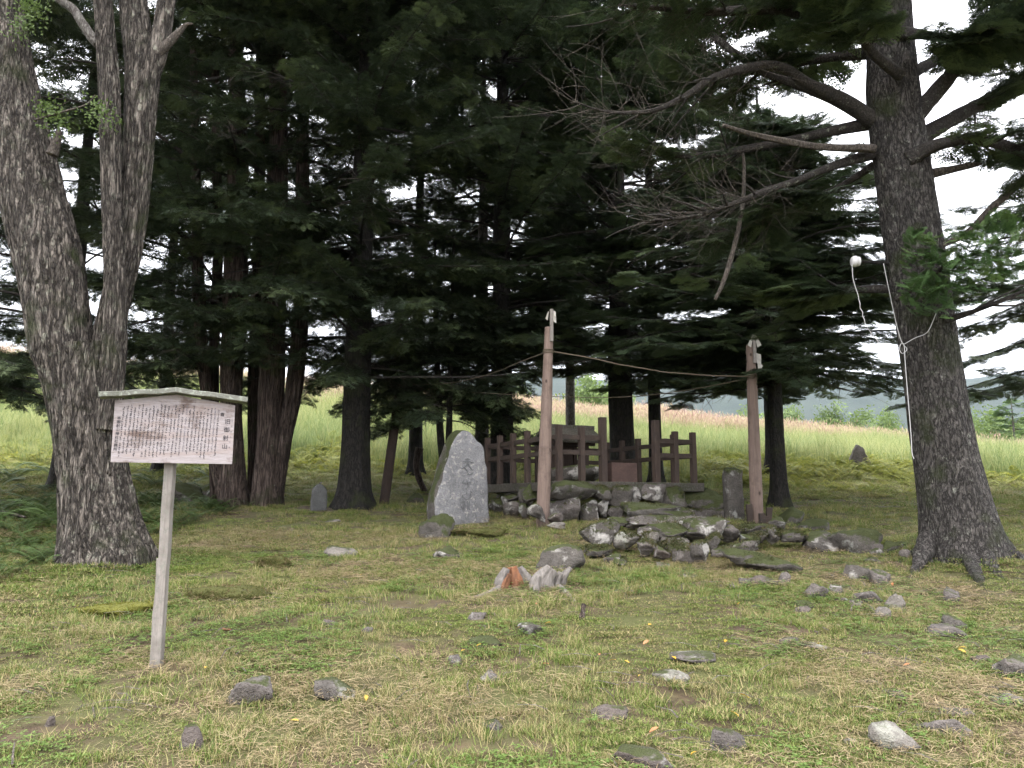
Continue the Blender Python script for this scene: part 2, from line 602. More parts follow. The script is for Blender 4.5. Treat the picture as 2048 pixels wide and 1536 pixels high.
M['needle_fir'] = mat_leaf('needle_fir', (0.034, 0.053, 0.029), (0.066, 0.096, 0.046), (0.10, 0.138, 0.062), 0.5, 0.15)
M['needle_yew'] = mat_leaf('needle_yew', (0.028, 0.042, 0.024), (0.055, 0.077, 0.038), (0.085, 0.112, 0.05), 0.5, 0.15)
M['needle_fresh'] = mat_leaf('needle_fresh', (0.055, 0.105, 0.035), (0.095, 0.165, 0.055), (0.14, 0.22, 0.07), 0.5, 0.2)
M['leaf_oak'] = mat_leaf('leaf_oak', (0.07, 0.11, 0.03), (0.12, 0.17, 0.05), None, 0.5, 0.35)
M['leaf_far'] = mat_leaf('leaf_far', (0.10, 0.15, 0.05), (0.17, 0.23, 0.08), None, 0.6, 0.3)  # lightened green: the mist over the far trees is put into the colour
M['grass'] = mat_leaf('grass', (0.065, 0.112, 0.02), (0.23, 0.285, 0.065), (0.32, 0.265, 0.13), 0.6, 0.3, 0.64, 1.4, .10)
M['straw'] = mat_leaf('straw', (0.17, 0.12, 0.065), (0.36, 0.29, 0.17), None, 0.7, 0.2)
M['clover'] = mat_leaf('clover', (0.09, 0.15, 0.035), (0.16, 0.24, 0.06), None, 0.55, 0.3)
M['meadow'] = mat_leaf('meadow', (0.10, 0.16, 0.05), (0.28, 0.35, 0.14), (0.36, 0.37, 0.16), 0.6, 0.35, 0.54, 0.16, .1)
M['bracken'] = mat_leaf('bracken', (0.15, 0.19, 0.04), (0.33, 0.35, 0.08), (0.40, 0.38, 0.07), 0.6, 0.4, 0.6, 0.3)
M['pink_grass'] = mat_leaf('pink_grass', (0.33, 0.21, 0.17), (0.46, 0.33, 0.27), (0.40, 0.36, 0.20), 0.7, 0.35, 0.58, 0.1)
M['fern'] = mat_leaf('fern', (0.05, 0.085, 0.025), (0.09, 0.14, 0.04), None, 0.6, 0.3)
M['leaf_fallen'] = mat_leaf('leaf_fallen', (0.40, 0.24, 0.03), (0.44, 0.31, 0.07), None, 0.6, 0.2)
M['leaf_brown'] = mat_leaf('leaf_brown', (0.34, 0.14, 0.06), (0.42, 0.2, 0.1), None, 0.6, 0.2)


def mat_ground():
    m, nt, b = mk('ground')
    v = coords(nt, jitter=False)
    n1 = noise(nt, v, 1.3, 5, 0.65)
    n2 = noise(nt, v, 7.0, 6, 0.7)
    n3 = noise(nt, v, 45.0, 4, 0.7)
    col = mixc(nt, ramp(nt, n2, [(0.35, 0.0), (0.65, 1.0)]), (0.045, 0.03, 0.02), (0.10, 0.072, 0.042))
    col = mixc(nt, ramp(nt, n1, [(0.4, 0.0), (0.6, 0.9)]), col, mixc(nt, n3, (0.04, 0.05, 0.014), (0.10, 0.10, 0.034)))
    g = nt.nodes.new('ShaderNodeSeparateXYZ')
    nt.links.new(v, g.inputs[0])
    far = ramp(nt, math_(nt, 'DIVIDE', g.outputs[1], 100.0), [(0.17, 0.0), (0.24, 1.0)])
    col = mixc(nt, far, col, mixc(nt, n1, (0.20, 0.23, 0.07), (0.26, 0.24, 0.10)))
    setc(nt, b, col, 0.95)
    bump(nt, b, math_(nt, 'ADD', n2, math_(nt, 'MULTIPLY', n3, 0.5)), 0.8, 0.03)
    return m


M['ground'] = mat_ground()

# ------------------------------------------------------------------ ground and far hills
def axis(lo, hi, step, far_lo, far_hi, n=26):
    mid = np.arange(lo, hi + step / 2, step)
    out = []
    if far_hi > hi:
        out = hi + (far_hi - hi) * (np.linspace(0, 1, n)[1:] ** 3) + np.linspace(0, step * n, n)[1:]
    low = []
    if far_lo < lo:
        low = (lo - (lo - far_lo) * (np.linspace(0, 1, n)[1:] ** 3) - np.linspace(0, step * n, n)[1:])[::-1]
    return np.concatenate([low, mid, out])


gx = axis(-12, 12, 0.11, -7500, 7500)
gy = np.concatenate([axis(1.0, 22, 0.11, -60, 22)[:], 22 + np.arange(1, 90) * 0.5, 67 + (np.linspace(0, 1, 40)[1:] ** 3) * 5600])
XX, YY = np.meshgrid(gx, gy)
ZZ = H(XX, YY)
nx, ny = len(gx), len(gy)
ii, jj = np.meshgrid(np.arange(ny - 1), np.arange(nx - 1), indexing='ij')
gf = np.stack([ii * nx + jj, ii * nx + jj + 1, (ii + 1) * nx + jj + 1, (ii + 1) * nx + jj], -1).reshape(-1, 4)
ground = obj('ground', np.stack([XX, YY, ZZ], -1).reshape(-1, 3), gf, M['ground'])
ground['kind'] = 'structure'


def mat_hill():
    m, nt, b = mk('hill')
    v = coords(nt, jitter=False)
    n1 = noise(nt, v, 0.02, 6, 0.7)
    n2 = noise(nt, v, 0.15, 5, 0.7)
    col = mixc(nt, ramp(nt, n1, [(0.4, 0.0), (0.6, 1.0)]), (0.014, 0.022, 0.013), (0.03, 0.04, 0.02))
    col = mixc(nt, n2, col, (0.012, 0.02, 0.012))
    setc(nt, b, col, 0.95)
    bump(nt, b, n2, 1.0, 4.0)
    return m


M['hill'] = mat_hill()


def hill(name, y0, y1, x0, x1, height, seed):
    xs, ys = np.linspace(x0, x1, 170), np.linspace(y0, y1, 60)
    X, Y = np.meshgrid(xs, ys)
    t = (Y - y0) / (y1 - y0)
    ridge = 0.72 + 0.5 * (fbm(X / 1250.0, 0.3, 0, seed, 3) - 0.5) + 0.10 * (fbm(X / 180.0, Y / 180.0, 0, seed + 3, 3) - 0.5)
    edge = sstep(x0, x0 + 900, X) * (1 - sstep(x1 - 900, x1, X))
    Z = -22 + height * ridge * np.sin(np.clip(t, 0, 1) * math.pi / 2) * edge + 12 * (vnoise(X / 45.0, Y / 45.0, 0, seed + 9) - 0.5) * t
    n = len(xs)
    i, j = np.meshgrid(np.arange(len(ys) - 1), np.arange(n - 1), indexing='ij')
    f = np.stack([i * n + j, i * n + j + 1, (i + 1) * n + j + 1, (i + 1) * n + j], -1).reshape(-1, 4)
    o = obj(name, np.stack([X, Y, Z], -1).reshape(-1, 3), f, M['hill'])
    o['kind'] = 'structure'


hill('hill', 1300, 2700, -2400, 4200, 540, 21)
hill('hill', 3000, 5200, -5600, 7400, 1000, 44)

# ------------------------------------------------------------------ prototypes for instanced greenery (never linked to the scene)
def proto(name, mb, mats):
    me = mesh_from(name, mb.verts(), mb.f, mats, False, mb.m)
    return bpy.data.objects.new(name, me)


def strip(mb, p0, p1, w, n=6, side=None, m=0, saw=0.9, droop=0.0):
    """a needled shoot: a thin core with saw teeth on both sides"""
    p0, p1 = np.asarray(p0, float), np.asarray(p1, float)
    d = p1 - p0
    L = np.linalg.norm(d) + 1e-9
    d = d / L
    up = np.array((0, 0, 1.0)) if side is None else side
    s = np.cross(up, d)
    s /= np.linalg.norm(s) + 1e-9
    nrm = np.cross(d, s)
    vs, fs = [], []
    for k in range(n):
        t0, t1 = k / n, (k + 1) / n
        a, b = p0 + d * L * t0, p0 + d * L * t1
        ww = w * (1 - 0.35 * t0)
        for sg in (-1, 1):
            tip = a + d * (L / n) * (1.0 + rnd.uniform(0.1, 0.6)) + s * sg * ww * rnd.uniform(0.8, 1.1) + nrm * ww * rnd.uniform(0.0, 0.5)
            q = len(vs)
            vs += [a, b, tip]
            fs.append((q, q + 1, q + 2) if sg > 0 else (q + 1, q, q + 2))
    mb.add(vs, fs, m)


def frond(seed, messy=0.0, width=0.033, spacing=0.085, teeth=5, droop=0.1, sub=True, bare=0.1):
    """a flat spray of a conifer, one unit long, along +x"""
    rnd.seed(seed)
    mb = MB()
    ax = lambda t: np.array((t, 0.04 * math.sin(t * 3 + seed), -droop * t * t))
    for k in range(5):
        a, b = ax(k / 5), ax((k + 1) / 5)
        w = 0.010 * (1 - k / 6)
        mb.add([a + (0, w, 0), a - (0, w, 0), b - (0, w * .8, 0), b + (0, w * .8, 0)], [(0, 1, 2, 3)], 1)
        mb.add([a + (0, 0, w), a - (0, 0, w), b - (0, 0, w * .8), b + (0, 0, w * .8)], [(0, 1, 2, 3)], 1)
    strip(mb, ax(0.55), ax(1.0), width, 6)
    t, sg = bare, 1
    while t < 0.97:
        for s_ in (sg, -sg):
            L = (0.44 * (1 - t) ** 0.75 + 0.07) * rnd.uniform(0.75, 1.2)
            ang = math.radians(58 + rnd.uniform(-12, 12))
            a = ax(min(1, t + rnd.uniform(-.02, .02)))
            dz = rnd.uniform(-1, 1) * messy - 0.12
            d = np.array((math.cos(ang), s_ * math.sin(ang), dz))
            b = a + d * L
            strip(mb, a, b, width, max(3, int(teeth * L / 0.3)))
            if sub and L > 0.17:
                for u in ((0.4, 0.7) if L < 0.3 else (0.3, 0.5, 0.7, 0.85)):
                    for s2 in (-1, 1):
                        a2 = a + d * L * u
                        an2 = math.atan2(d[1], d[0]) + s2 * math.radians(45)
                        L2 = L * (1 - u) * 0.7 + 0.04
                        b2 = a2 + np.array((math.cos(an2), math.sin(an2), dz + rnd.uniform(-.2, .2) - 0.1)) * L2
                        strip(mb, a2, b2, width * 0.95, max(2, int(teeth * L2 / 0.3)))
        t += spacing * rnd.uniform(0.8, 1.25)
        sg = -sg
    return mb


FIR = [proto('fir_spray', frond(s, 0.12), [M['needle_fir'], M['branch']]) for s in (1, 2, 3)]
YEW = [proto('yew_spray', frond(s, 0.55, 0.03, 0.075, 5, 0.22), [M['needle_yew'], M['branch']]) for s in (4, 5, 6)]
FRESH = [proto('fresh_spray', frond(s, 0.22, 0.036, 0.085, 7, 0.05, True, 0.15), [M['needle_fresh'], M['branch']]) for s in (8, 9)]


def leaf_clump(seed, n, size, spread):
    r = np.random.RandomState(seed)
    mb = MB()
    for k in range(n):
        c = r.normal(0, spread, 3) * (1, 1, 0.6)
        a, t = r.uniform(0, 6.28), r.uniform(-0.9, 0.9)
        u = np.array((math.cos(a), math.sin(a), t * 0.5)) * size * r.uniform(.7, 1.2)
        w = np.array((-math.sin(a), math.cos(a), r.uniform(-.6, .6))) * size * 0.32
        mb.add([c - u * .5, c + w * .9, c + u * .6, c - w * .9], [(0, 1, 2, 3)])
    return mb


FARLEAF = [proto('far_leaf_clump', leaf_clump(s, 90, 0.30, 0.55), [M['leaf_far']]) for s in (1, 2)]
OAKLEAF = [proto('oak_leaf_clump', leaf_clump(s, 60, 0.11, 0.24), [M['leaf_oak']]) for s in (3, 4)]


def tuft(seed, n, h, spread, lean, w, bend=0.5, seg=2, m=0):
    r = np.random.RandomState(seed)
    mb = MB()
    for k in range(n):
        a = r.uniform(0, 6.283)
        p = np.array((r.normal(0, spread), r.normal(0, spread), -0.01))
        if n > 150:                      # a patch of turf: blades spread evenly over a disc
            q, e = spread * math.sqrt(r.uniform()), r.uniform(0, 6.283)
            p = np.array((q * math.cos(e), q * math.sin(e), -0.01))
        d = np.array((math.cos(a), math.sin(a), 0))
        s = np.array((-d[1], d[0], 0)) * w * r.uniform(.6, 1.2)
        hh, ln = h * r.uniform(.45, 1.15), lean * r.uniform(.2, 1.3)
        vs = []
        for q in range(seg + 1):
            t = q / seg
            c = p + d * hh * ln * (t ** (1 + bend)) + np.array((0, 0, hh * t * (1 - 0.25 * ln * t)))
            ww = (1 - t * 0.85)
            vs += [c + s * ww, c - s * ww]
        mb.add(vs, [(2 * q, 2 * q + 1, 2 * q + 3, 2 * q + 2) for q in range(seg)], m)
    return mb


def straws(seed, n, L, spread, w=0.0018):
    r = np.random.RandomState(seed)
    mb = MB()
    for k in range(n):
        a = r.uniform(0, 6.283)
        p = np.array((r.normal(0, spread), r.normal(0, spread), r.uniform(0.002, 0.03)))
        d = np.array((math.cos(a), math.sin(a), r.uniform(-.12, .25)))
        s = np.array((-d[1], d[0], r.uniform(-.5, .5))) * w
        l = L * r.uniform(.4, 1.2)
        k2 = np.array((r.uniform(-.3, .3), r.uniform(-.3, .3), -.1)) * l
        mid = p + d * l * .5
        e = p + d * l + k2
        mb.add([p + s, p - s, mid - s, mid + s, e - s * .5, e + s * .5], [(0, 1, 2, 3), (3, 2, 4, 5)])
    return mb


def clover(seed, n, spread, size, h):
    r = np.random.RandomState(seed)
    mb = MB()
    for k in range(n):
        p = np.array((r.normal(0, spread), r.normal(0, spread), h * r.uniform(.4, 1.1)))
        a0 = r.uniform(0, 6.28)
        for q in range(3):
            a = a0 + q * 2.094
            d = np.array((math.cos(a), math.sin(a), r.uniform(-.3, .2))) * size * r.uniform(.8, 1.2)
            s = np.array((-math.sin(a), math.cos(a), 0)) * size * .42
            mb.add([p, p + d * .6 + s, p + d * 1.05, p + d * .6 - s], [(0, 1, 2, 3)])
    return mb


LAWN = [proto('lawn_tuft', tuft(s, nb_, h, sp, ln, 0.0026), [M['grass']]) for s, nb_, h, sp, ln in ((1, 300, .023, .17, 1.7), (2, 300, .034, .17, 1.5), (3, 260, .017, .17, 2.2), (4, 60, .07, .04, .9))]
STRAW = [proto('straw_litter', straws(s, 18, .07, .06, .0012), [M['straw']]) for s in (1, 2)]
CLOVER = [proto('clover_patch', clover(s, 14, .05, .013, .035), [M['clover']]) for s in (1, 2)]
MEADOW = [proto('meadow_tuft', tuft(s, 46, 1.0, .16, .6, .007, 1.2, 4), [M['meadow']]) for s in (1, 2, 3)]


def bracken_plant(seed, n=7, L=0.55):
    r = np.random.RandomState(seed)
    mb = MB()
    for k in range(n):
        a = r.uniform(0, 6.28)
        d = np.array((math.cos(a), math.sin(a), 0))
        s = np.array((-d[1], d[0], 0))
        l = L * r.uniform(.7, 1.2)
        for q in range(11):
            t = 0.2 + 0.8 * q / 11
            c = d * l * t * .8 + np.array((0, 0, l * (1.15 * t - .65 * t * t)))
            pl = l * .30 * (1 - t) ** .7 + .02
            for sg in (-1, 1):
                tip = c + s * sg * pl + d * pl * .45 + np.array((0, 0, -pl * .15))
                w = d * l * .034
                mid = c + (tip - c) * .45
                mb.add([c, mid + w, tip, mid - w], [(0, 1, 2, 3)])
    return mb


BRACKEN = [proto('bracken_plant', bracken_plant(s), [M['bracken']]) for s in (1, 2, 3)]


def pink_tuft(seed):
    r = np.random.RandomState(seed)
    mb = tuft(seed, 16, .75, .2, .35, .005, 1.0, 3)
    for k in range(60):
        a = r.uniform(0, 6.28)
        p = np.array((r.normal(0, .34), r.normal(0, .28), r.uniform(.55, .95)))
        d = np.array((math.cos(a) * .5, math.sin(a) * .5, .8)) * r.uniform(.12, .24)
        s = np.array((-math.sin(a), math.cos(a), 0)) * r.uniform(.006, .016)
        mb.add([p, p + d * .5 + s, p + d, p + d * .5 - s], [(0, 1, 2, 3)], 1)
    return mb


PINK = [proto('pink_tuft', pink_tuft(s), [M['meadow'], M['pink_grass']]) for s in (5, 6)]


def scatter(name, pts, eul, scl, idx, protos, parent=None):
    pts = np.asarray(pts, float)
    if parent is not None:
        pts = pts - root_world(parent)
    me = bpy.data.meshes.new(name)
    me.vertices.add(len(pts))
    me.vertices.foreach_set('co', pts.ravel())
    for nm, ty, arr, key in (('rot', 'FLOAT_VECTOR', eul, 'vector'), ('scl', 'FLOAT', scl, 'value'), ('idx', 'INT', idx, 'value')):
        at = me.attributes.new(nm, ty, 'POINT')
        at.data.foreach_set(key, np.asarray(arr, np.int32 if ty == 'INT' else np.float32).ravel())
    o = link(name, me, parent)
    g = bpy.data.node_groups.new(name, 'GeometryNodeTree')
    g.interface.new_socket('Geometry', in_out='INPUT', socket_type='NodeSocketGeometry')
    g.interface.new_socket('Geometry', in_out='OUTPUT', socket_type='NodeSocketGeometry')
    gi, go = g.nodes.new('NodeGroupInput'), g.nodes.new('NodeGroupOutput')
    ip, jn = g.nodes.new('GeometryNodeInstanceOnPoints'), g.nodes.new('GeometryNodeJoinGeometry')
    for p in protos:
        a = g.nodes.new('GeometryNodeObjectInfo')
        a.inputs['Object'].default_value = p
        b = g.nodes.new('GeometryNodeGeometryToInstance')
        g.links.new(a.outputs['Geometry'], b.inputs[0])
        g.links.new(b.outputs[0], jn.inputs[0])
    g.links.new(gi.outputs[0], ip.inputs['Points'])
    g.links.new(jn.outputs[0], ip.inputs['Instance'])
    ip.inputs['Pick Instance'].default_value = True
    for nm, ty, sock in (('rot', 'FLOAT_VECTOR', 'Rotation'), ('scl', 'FLOAT', 'Scale'), ('idx', 'INT', 'Instance Index')):
        a = g.nodes.new('GeometryNodeInputNamedAttribute')
        a.data_type = ty
        a.inputs['Name'].default_value = nm
        g.links.new(a.outputs[0], ip.inputs[sock])
    g.links.new(ip.outputs[0], go.inputs[0])
    md = o.modifiers.new('scatter', 'NODES')
    md.node_group = g
    o['kind'] = 'stuff'
    return o


def eul_from(T, N):
    T = T / (np.linalg.norm(T, axis=1)[:, None] + 1e-9)
    S = np.cross(N, T)
    S /= np.linalg.norm(S, axis=1)[:, None] + 1e-9
    N = np.cross(T, S)
    return np.stack([np.arctan2(S[:, 2], N[:, 2]), -np.arcsin(np.clip(T[:, 2], -1, 1)), np.arctan2(T[:, 1], T[:, 0])], 1)


# ------------------------------------------------------------------ bark relief for trunks
def bark_r(amp=0.02, kx=9, kz=1.2, flute=0.0, nfl=5, base_z=0.0, flare=0.0, fl_h=0.5, lobes=5, seed=0):
    def fn(rr, th, p):
        z = p[:, 2][:, None] - base_z
        c, s = np.cos(th), np.sin(th)
        n = fbm(c * kx * .5 + 9, s * kx * .5 + 9, z * kz, seed, 3)
        ridge = np.abs(vnoise(c * kx * 1.4 + 30, s * kx * 1.4 + 30, z * kz * 1.6 + 2 * n, seed + 40) - .5) * 2
        low = vnoise(c * 1.3 + 5, s * 1.3 + 5, z * .9, seed + 80) - .5
        f = flare * np.exp(-np.clip(z, 0, 9) / fl_h) * (0.75 + 0.5 * np.cos(th * lobes + seed) * vnoise(c * 2 + 7, s * 2 + 7, 0.0, seed + 5))
        fl = flute * np.cos(th * nfl + 1.3 * np.sin(z * .8 + seed))
        return rr * (1 + 0.14 * low + f + fl) + amp * ((n - .5) * 1.2 - (1 - np.clip(ridge * 3, 0, 1)) * .8)
    return fn


def trunk_px(rows, Y, dy=0.0):
    """trunk axis and radii from (pixel x, pixel y, pixel width) seen at distance Y"""
    pts = [P(x, y, Y + dy * k / max(1, len(rows) - 1)) for k, (x, y, w) in enumerate(rows)]
    rad = [w * 0.5 * (Y / F) for x, y, w in rows]
    return pts, rad


def make_trunk(name, parent, rows, Y, mat, seg, rings, rfun, sink=0.25):
    pts, rad = trunk_px(rows, Y)
    b = np.array(pts[0]) - (0, 0, sink)
    pts = [b] + pts
    rad = [rad[0] * 1.08] + rad
    v, f = tube(pts, rad, seg, rings, rfun)
    return obj(name, v, f, mat, parent)


# ------------------------------------------------------------------ conifers
NBF = 0.93
def conifer(name, label, cat, base, trunk_pts, trunk_rad, bmat, protos, seed, z0, z1, Rmax, nb=60, sec=0.26, scale=0.8,
            rise=0.1, droop=0.25, group=None, arc=None, relief=0.012, seg=40, up_sparse=True, brad=0.035, stems=None, lowfac=0.75, bare=0.25, dens=0.5, flare=.35):
    """trunk, branchwork and a crown of needle sprays; z0..z1 = heights between which it branches"""
    r = np.random.RandomState(seed)
    t = thing(name, label, cat, base, group)
    axes = []
    allst = [(trunk_pts, trunk_rad)] + (stems or [])
    for k, (tp, tr) in enumerate(allst):
        tp = [np.array(tp[0]) - (0, 0, .3)] + [np.array(q) for q in tp]
        tr = [tr[0] * 1.05] + list(tr)
        v, f = tube(tp, tr, seg, 90, bark_r(relief, 9, 1.0, 0.03, 5, base[2], (flare if k == 0 else flare * .5), .35, 5, seed + k))
        obj('trunk' if k == 0 else 'stem', v, f, bmat, t)
        axes.append(catmull(tp, 120))
    bw, dw = MB(), MB()
    pos, tan, nor, scl = [], [], [], []
    nb = int(nb * NBF)
    for k in range(nb):
        A = axes[r.randint(len(axes))] if stems else axes[0]
        u = (k + r.uniform(0, 1)) / nb
        z = z0 + (z1 - z0) * (u ** 1.15)
        i = int(np.argmin(np.abs(A[:, 2] - z)))
        p0 = A[i]
        az = r.uniform(0, 6.283) if arc is None else r.uniform(*arc)
        L = Rmax * (lowfac + (1 - lowfac) * math.sin(min(1, u * 3) * 1.57)) * (1 - 0.75 * max(0, u - .35) / .65) * r.uniform(.65, 1.1)
        d = np.array((math.cos(az), math.sin(az), 0))
        n = 9
        tt = np.linspace(0, 1, n)
        wob = r.uniform(-.35, .35)
        sd_ = np.array((-d[1], d[0], 0))
        pts = p0 + d * (tt * L)[:, None] + sd_ * (wob * L * .3 * tt * tt)[:, None]
        dr = droop * r.uniform(.4, 1.4)
        pts[:, 2] += L * (rise * tt + 0.10 * np.sin(tt * 3.0) * r.uniform(-.3, 1) - dr * tt ** 1.6 + 0.10 * tt ** 4)
        pts[:, 2] = np.maximum(pts[:, 2], H(pts[:, 0], pts[:, 1]) + 1.1)
        rad = np.linspace(brad * (0.5 + .5 * L / Rmax), 0.006, n)
        bw.add(*tube(pts, rad, 5, n, None, False))
        T = np.gradient(pts, axis=0)
        T /= np.linalg.norm(T, axis=1)[:, None]
        big = 1.0 if (z < 11 or not up_sparse) else 1.7
        s_, sg = L * bare * r.uniform(.5, 1.2), 1
        if r.uniform() < .16 and z < 10:
            for q in range(int(L * 9)):
                j = r.randint(2, n - 1)
                u_ = T[j] * r.uniform(.2, 1) + np.cross(T[j], (0, 0, 1)) * r.uniform(-1, 1) + np.array((0, 0, r.uniform(-.6, .3)))
                l_ = r.uniform(.2, .7)
                t5 = np.linspace(0, 1, 4)[:, None]
                dw.add(*tube(pts[j] + u_ * l_ * t5 + np.array((0, 0, r.uniform(-.4, .4))) * l_ * t5 ** 2, [.005, .002], 3, 4, None, False))
            s_ = L * .8
        while s_ < L:
            q = s_ / L * (n - 1)
            j = min(n - 2, int(q))
            c = pts[j] + (pts[j + 1] - pts[j]) * (q - j)
            tdir = T[j]
            side = np.cross((0, 0, 1), tdir)
            a = math.radians(r.uniform(35, 75))
            dd = tdir * math.cos(a) + side * sg * math.sin(a) + np.array((0, 0, r.uniform(-.3, .12)))
            pos.append(c)
            tan.append(dd)
            nor.append(np.array((r.uniform(-.3, .3), r.uniform(-.3, .3), 1)))
            scl.append(scale * big * (0.55 + .6 * (1 - s_ / L)) * r.uniform(.7, 1.2))
            s_ += sec * big * dens * r.uniform(.6, 1.4)
            sg = -sg
        pos.append(pts[-2])
        tan.append(T[-1])
        nor.append(np.array((0, 0, 1.0)))
        scl.append(scale * .8)
    bw.build('branchwork', M['branch'], t)['kind'] = 'stuff'
    if dw.n:
        dw.build('dead_twigs', M['deadwood'], t)['kind'] = 'stuff'
    pos, tan, nor, scl = map(np.array, (pos, tan, nor, scl))
    scatter('crown', pos, eul_from(tan, nor), scl, r.randint(0, len(protos), len(pos)), protos, t)
    return t


def straight(px, pybase, Y, w, topz, lean=(0, 0), flare=1.0):
    b = P(px, pybase, Y)
    g = float(H(b[0], b[1]))
    b = np.array((b[0], b[1], g))
    r0 = w * .5 * Y / F
    hs = [0, .35, 1.2, 3.0, 6.0, topz]
    rr = [1.35 * flare, 1.1, 1.0, .93, .8, .12]
    pts = [b + np.array((lean[0] * h, lean[1] * h, h)) for h in hs]
    return b, pts, [r0 * q for q in rr]


# dark fir right of the yew
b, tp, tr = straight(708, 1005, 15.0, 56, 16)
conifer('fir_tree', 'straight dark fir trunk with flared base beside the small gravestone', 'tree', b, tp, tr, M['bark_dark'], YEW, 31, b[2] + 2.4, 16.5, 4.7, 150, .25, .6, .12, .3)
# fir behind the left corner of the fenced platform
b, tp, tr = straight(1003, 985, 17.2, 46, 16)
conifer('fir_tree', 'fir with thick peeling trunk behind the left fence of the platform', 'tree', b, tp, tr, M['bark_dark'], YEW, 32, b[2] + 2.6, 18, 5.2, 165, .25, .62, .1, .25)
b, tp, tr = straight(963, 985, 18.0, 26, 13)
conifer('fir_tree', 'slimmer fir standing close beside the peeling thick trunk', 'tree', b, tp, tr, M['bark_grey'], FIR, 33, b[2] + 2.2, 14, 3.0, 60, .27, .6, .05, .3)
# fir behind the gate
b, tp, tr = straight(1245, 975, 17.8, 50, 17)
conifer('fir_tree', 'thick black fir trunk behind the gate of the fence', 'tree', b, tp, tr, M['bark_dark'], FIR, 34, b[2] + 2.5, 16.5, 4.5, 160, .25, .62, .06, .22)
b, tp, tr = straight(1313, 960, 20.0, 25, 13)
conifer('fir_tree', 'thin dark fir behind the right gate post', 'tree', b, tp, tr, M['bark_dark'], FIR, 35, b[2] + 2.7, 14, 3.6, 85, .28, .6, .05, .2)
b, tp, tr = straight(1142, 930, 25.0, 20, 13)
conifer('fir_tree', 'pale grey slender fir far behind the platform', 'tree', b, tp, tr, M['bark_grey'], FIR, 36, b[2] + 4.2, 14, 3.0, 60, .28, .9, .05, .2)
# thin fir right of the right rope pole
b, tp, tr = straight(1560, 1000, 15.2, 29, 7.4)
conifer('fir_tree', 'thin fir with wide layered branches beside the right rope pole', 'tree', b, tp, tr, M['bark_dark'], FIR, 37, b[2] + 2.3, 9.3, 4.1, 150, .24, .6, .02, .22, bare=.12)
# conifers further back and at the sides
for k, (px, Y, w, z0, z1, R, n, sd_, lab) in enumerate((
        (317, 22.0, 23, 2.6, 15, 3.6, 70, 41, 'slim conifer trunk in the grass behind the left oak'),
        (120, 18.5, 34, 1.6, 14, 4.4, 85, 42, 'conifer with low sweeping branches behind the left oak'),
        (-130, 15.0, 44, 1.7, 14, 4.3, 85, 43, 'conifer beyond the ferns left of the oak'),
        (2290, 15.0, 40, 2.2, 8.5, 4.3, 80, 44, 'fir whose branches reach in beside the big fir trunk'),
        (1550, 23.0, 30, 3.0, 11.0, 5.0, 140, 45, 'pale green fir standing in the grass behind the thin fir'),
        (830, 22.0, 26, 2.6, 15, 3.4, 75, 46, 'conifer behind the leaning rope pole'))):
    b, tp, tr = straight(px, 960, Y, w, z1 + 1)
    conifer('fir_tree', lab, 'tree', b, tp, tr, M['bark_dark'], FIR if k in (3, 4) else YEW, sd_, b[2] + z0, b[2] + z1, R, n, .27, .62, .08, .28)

# the many-stemmed yew
yb = G(505, 1012)
YY_ = yb[1]
def ypts(rows):
    return trunk_px(rows, YY_)
ymain = ypts([(470, 1010, 54), (466, 900, 44), (462, 780, 42), (470, 600, 50), (476, 300, 40), (470, 0, 30), (468, -500, 8)])
yst = [ypts([(534, 1010, 66), (538, 900, 52), (542, 780, 48), (548, 600, 50), (556, 300, 40), (556, 0, 30), (560, -500, 8)]),
       ypts([(552, 1000, 30), (568, 880, 30), (590, 760, 34), (604, 560, 32), (606, 250, 26), (610, -350, 6)]),
       trunk_px([(508, 1000, 26), (508, 900, 24), (508, 740, 24), (516, 520, 24), (520, 200, 22), (524, -350, 6)], YY_ + .5),
       ypts([(452, 1000, 30), (434, 930, 28), (414, 800, 24), (400, 640, 26), (392, 380, 20), (380, -300, 6)]),
       trunk_px([(430, 985, 20), (428, 860, 22), (428, 700, 22), (436, 480, 20), (430, 120, 16), (425, -300, 5)], YY_ + .6)]
conifer('yew_tree', 'reddish many-stemmed yew with fluted bark behind the notice board', 'tree', yb, ymain[0], ymain[1], M['bark_yew'], YEW, 51, yb[2] + 2.5, 16, 4.1, 190, .23, .62, .35, .42, seg=60, relief=.035, flare=.12, stems=yst, brad=.045)
# low twin-stemmed tree behind the inscribed stone
b = G(888, 985)
b = np.array((P(888, 960, 16.2)[0], 16.2, float(H(P(888, 960, 16.2)[0], 16.2))))
t1 = trunk_px([(888, 960, 15), (880, 860, 14), (876, 760, 12), (872, 640, 10), (870, 480, 4)], 16.2)
t2 = trunk_px([(892, 955, 12), (898, 860, 13), (900, 760, 11), (903, 640, 9), (908, 470, 4)], 16.2)
conifer('yew_tree', 'slender twin-stemmed yew behind the inscribed stone', 'tree', b, t1[0], t1[1], M['bark_dark'], YEW, 52, b[2] + 1.6, 6.5, 2.1, 55, .25, .75, .1, .35, stems=[t2], seg=16, relief=.004, brad=.02)

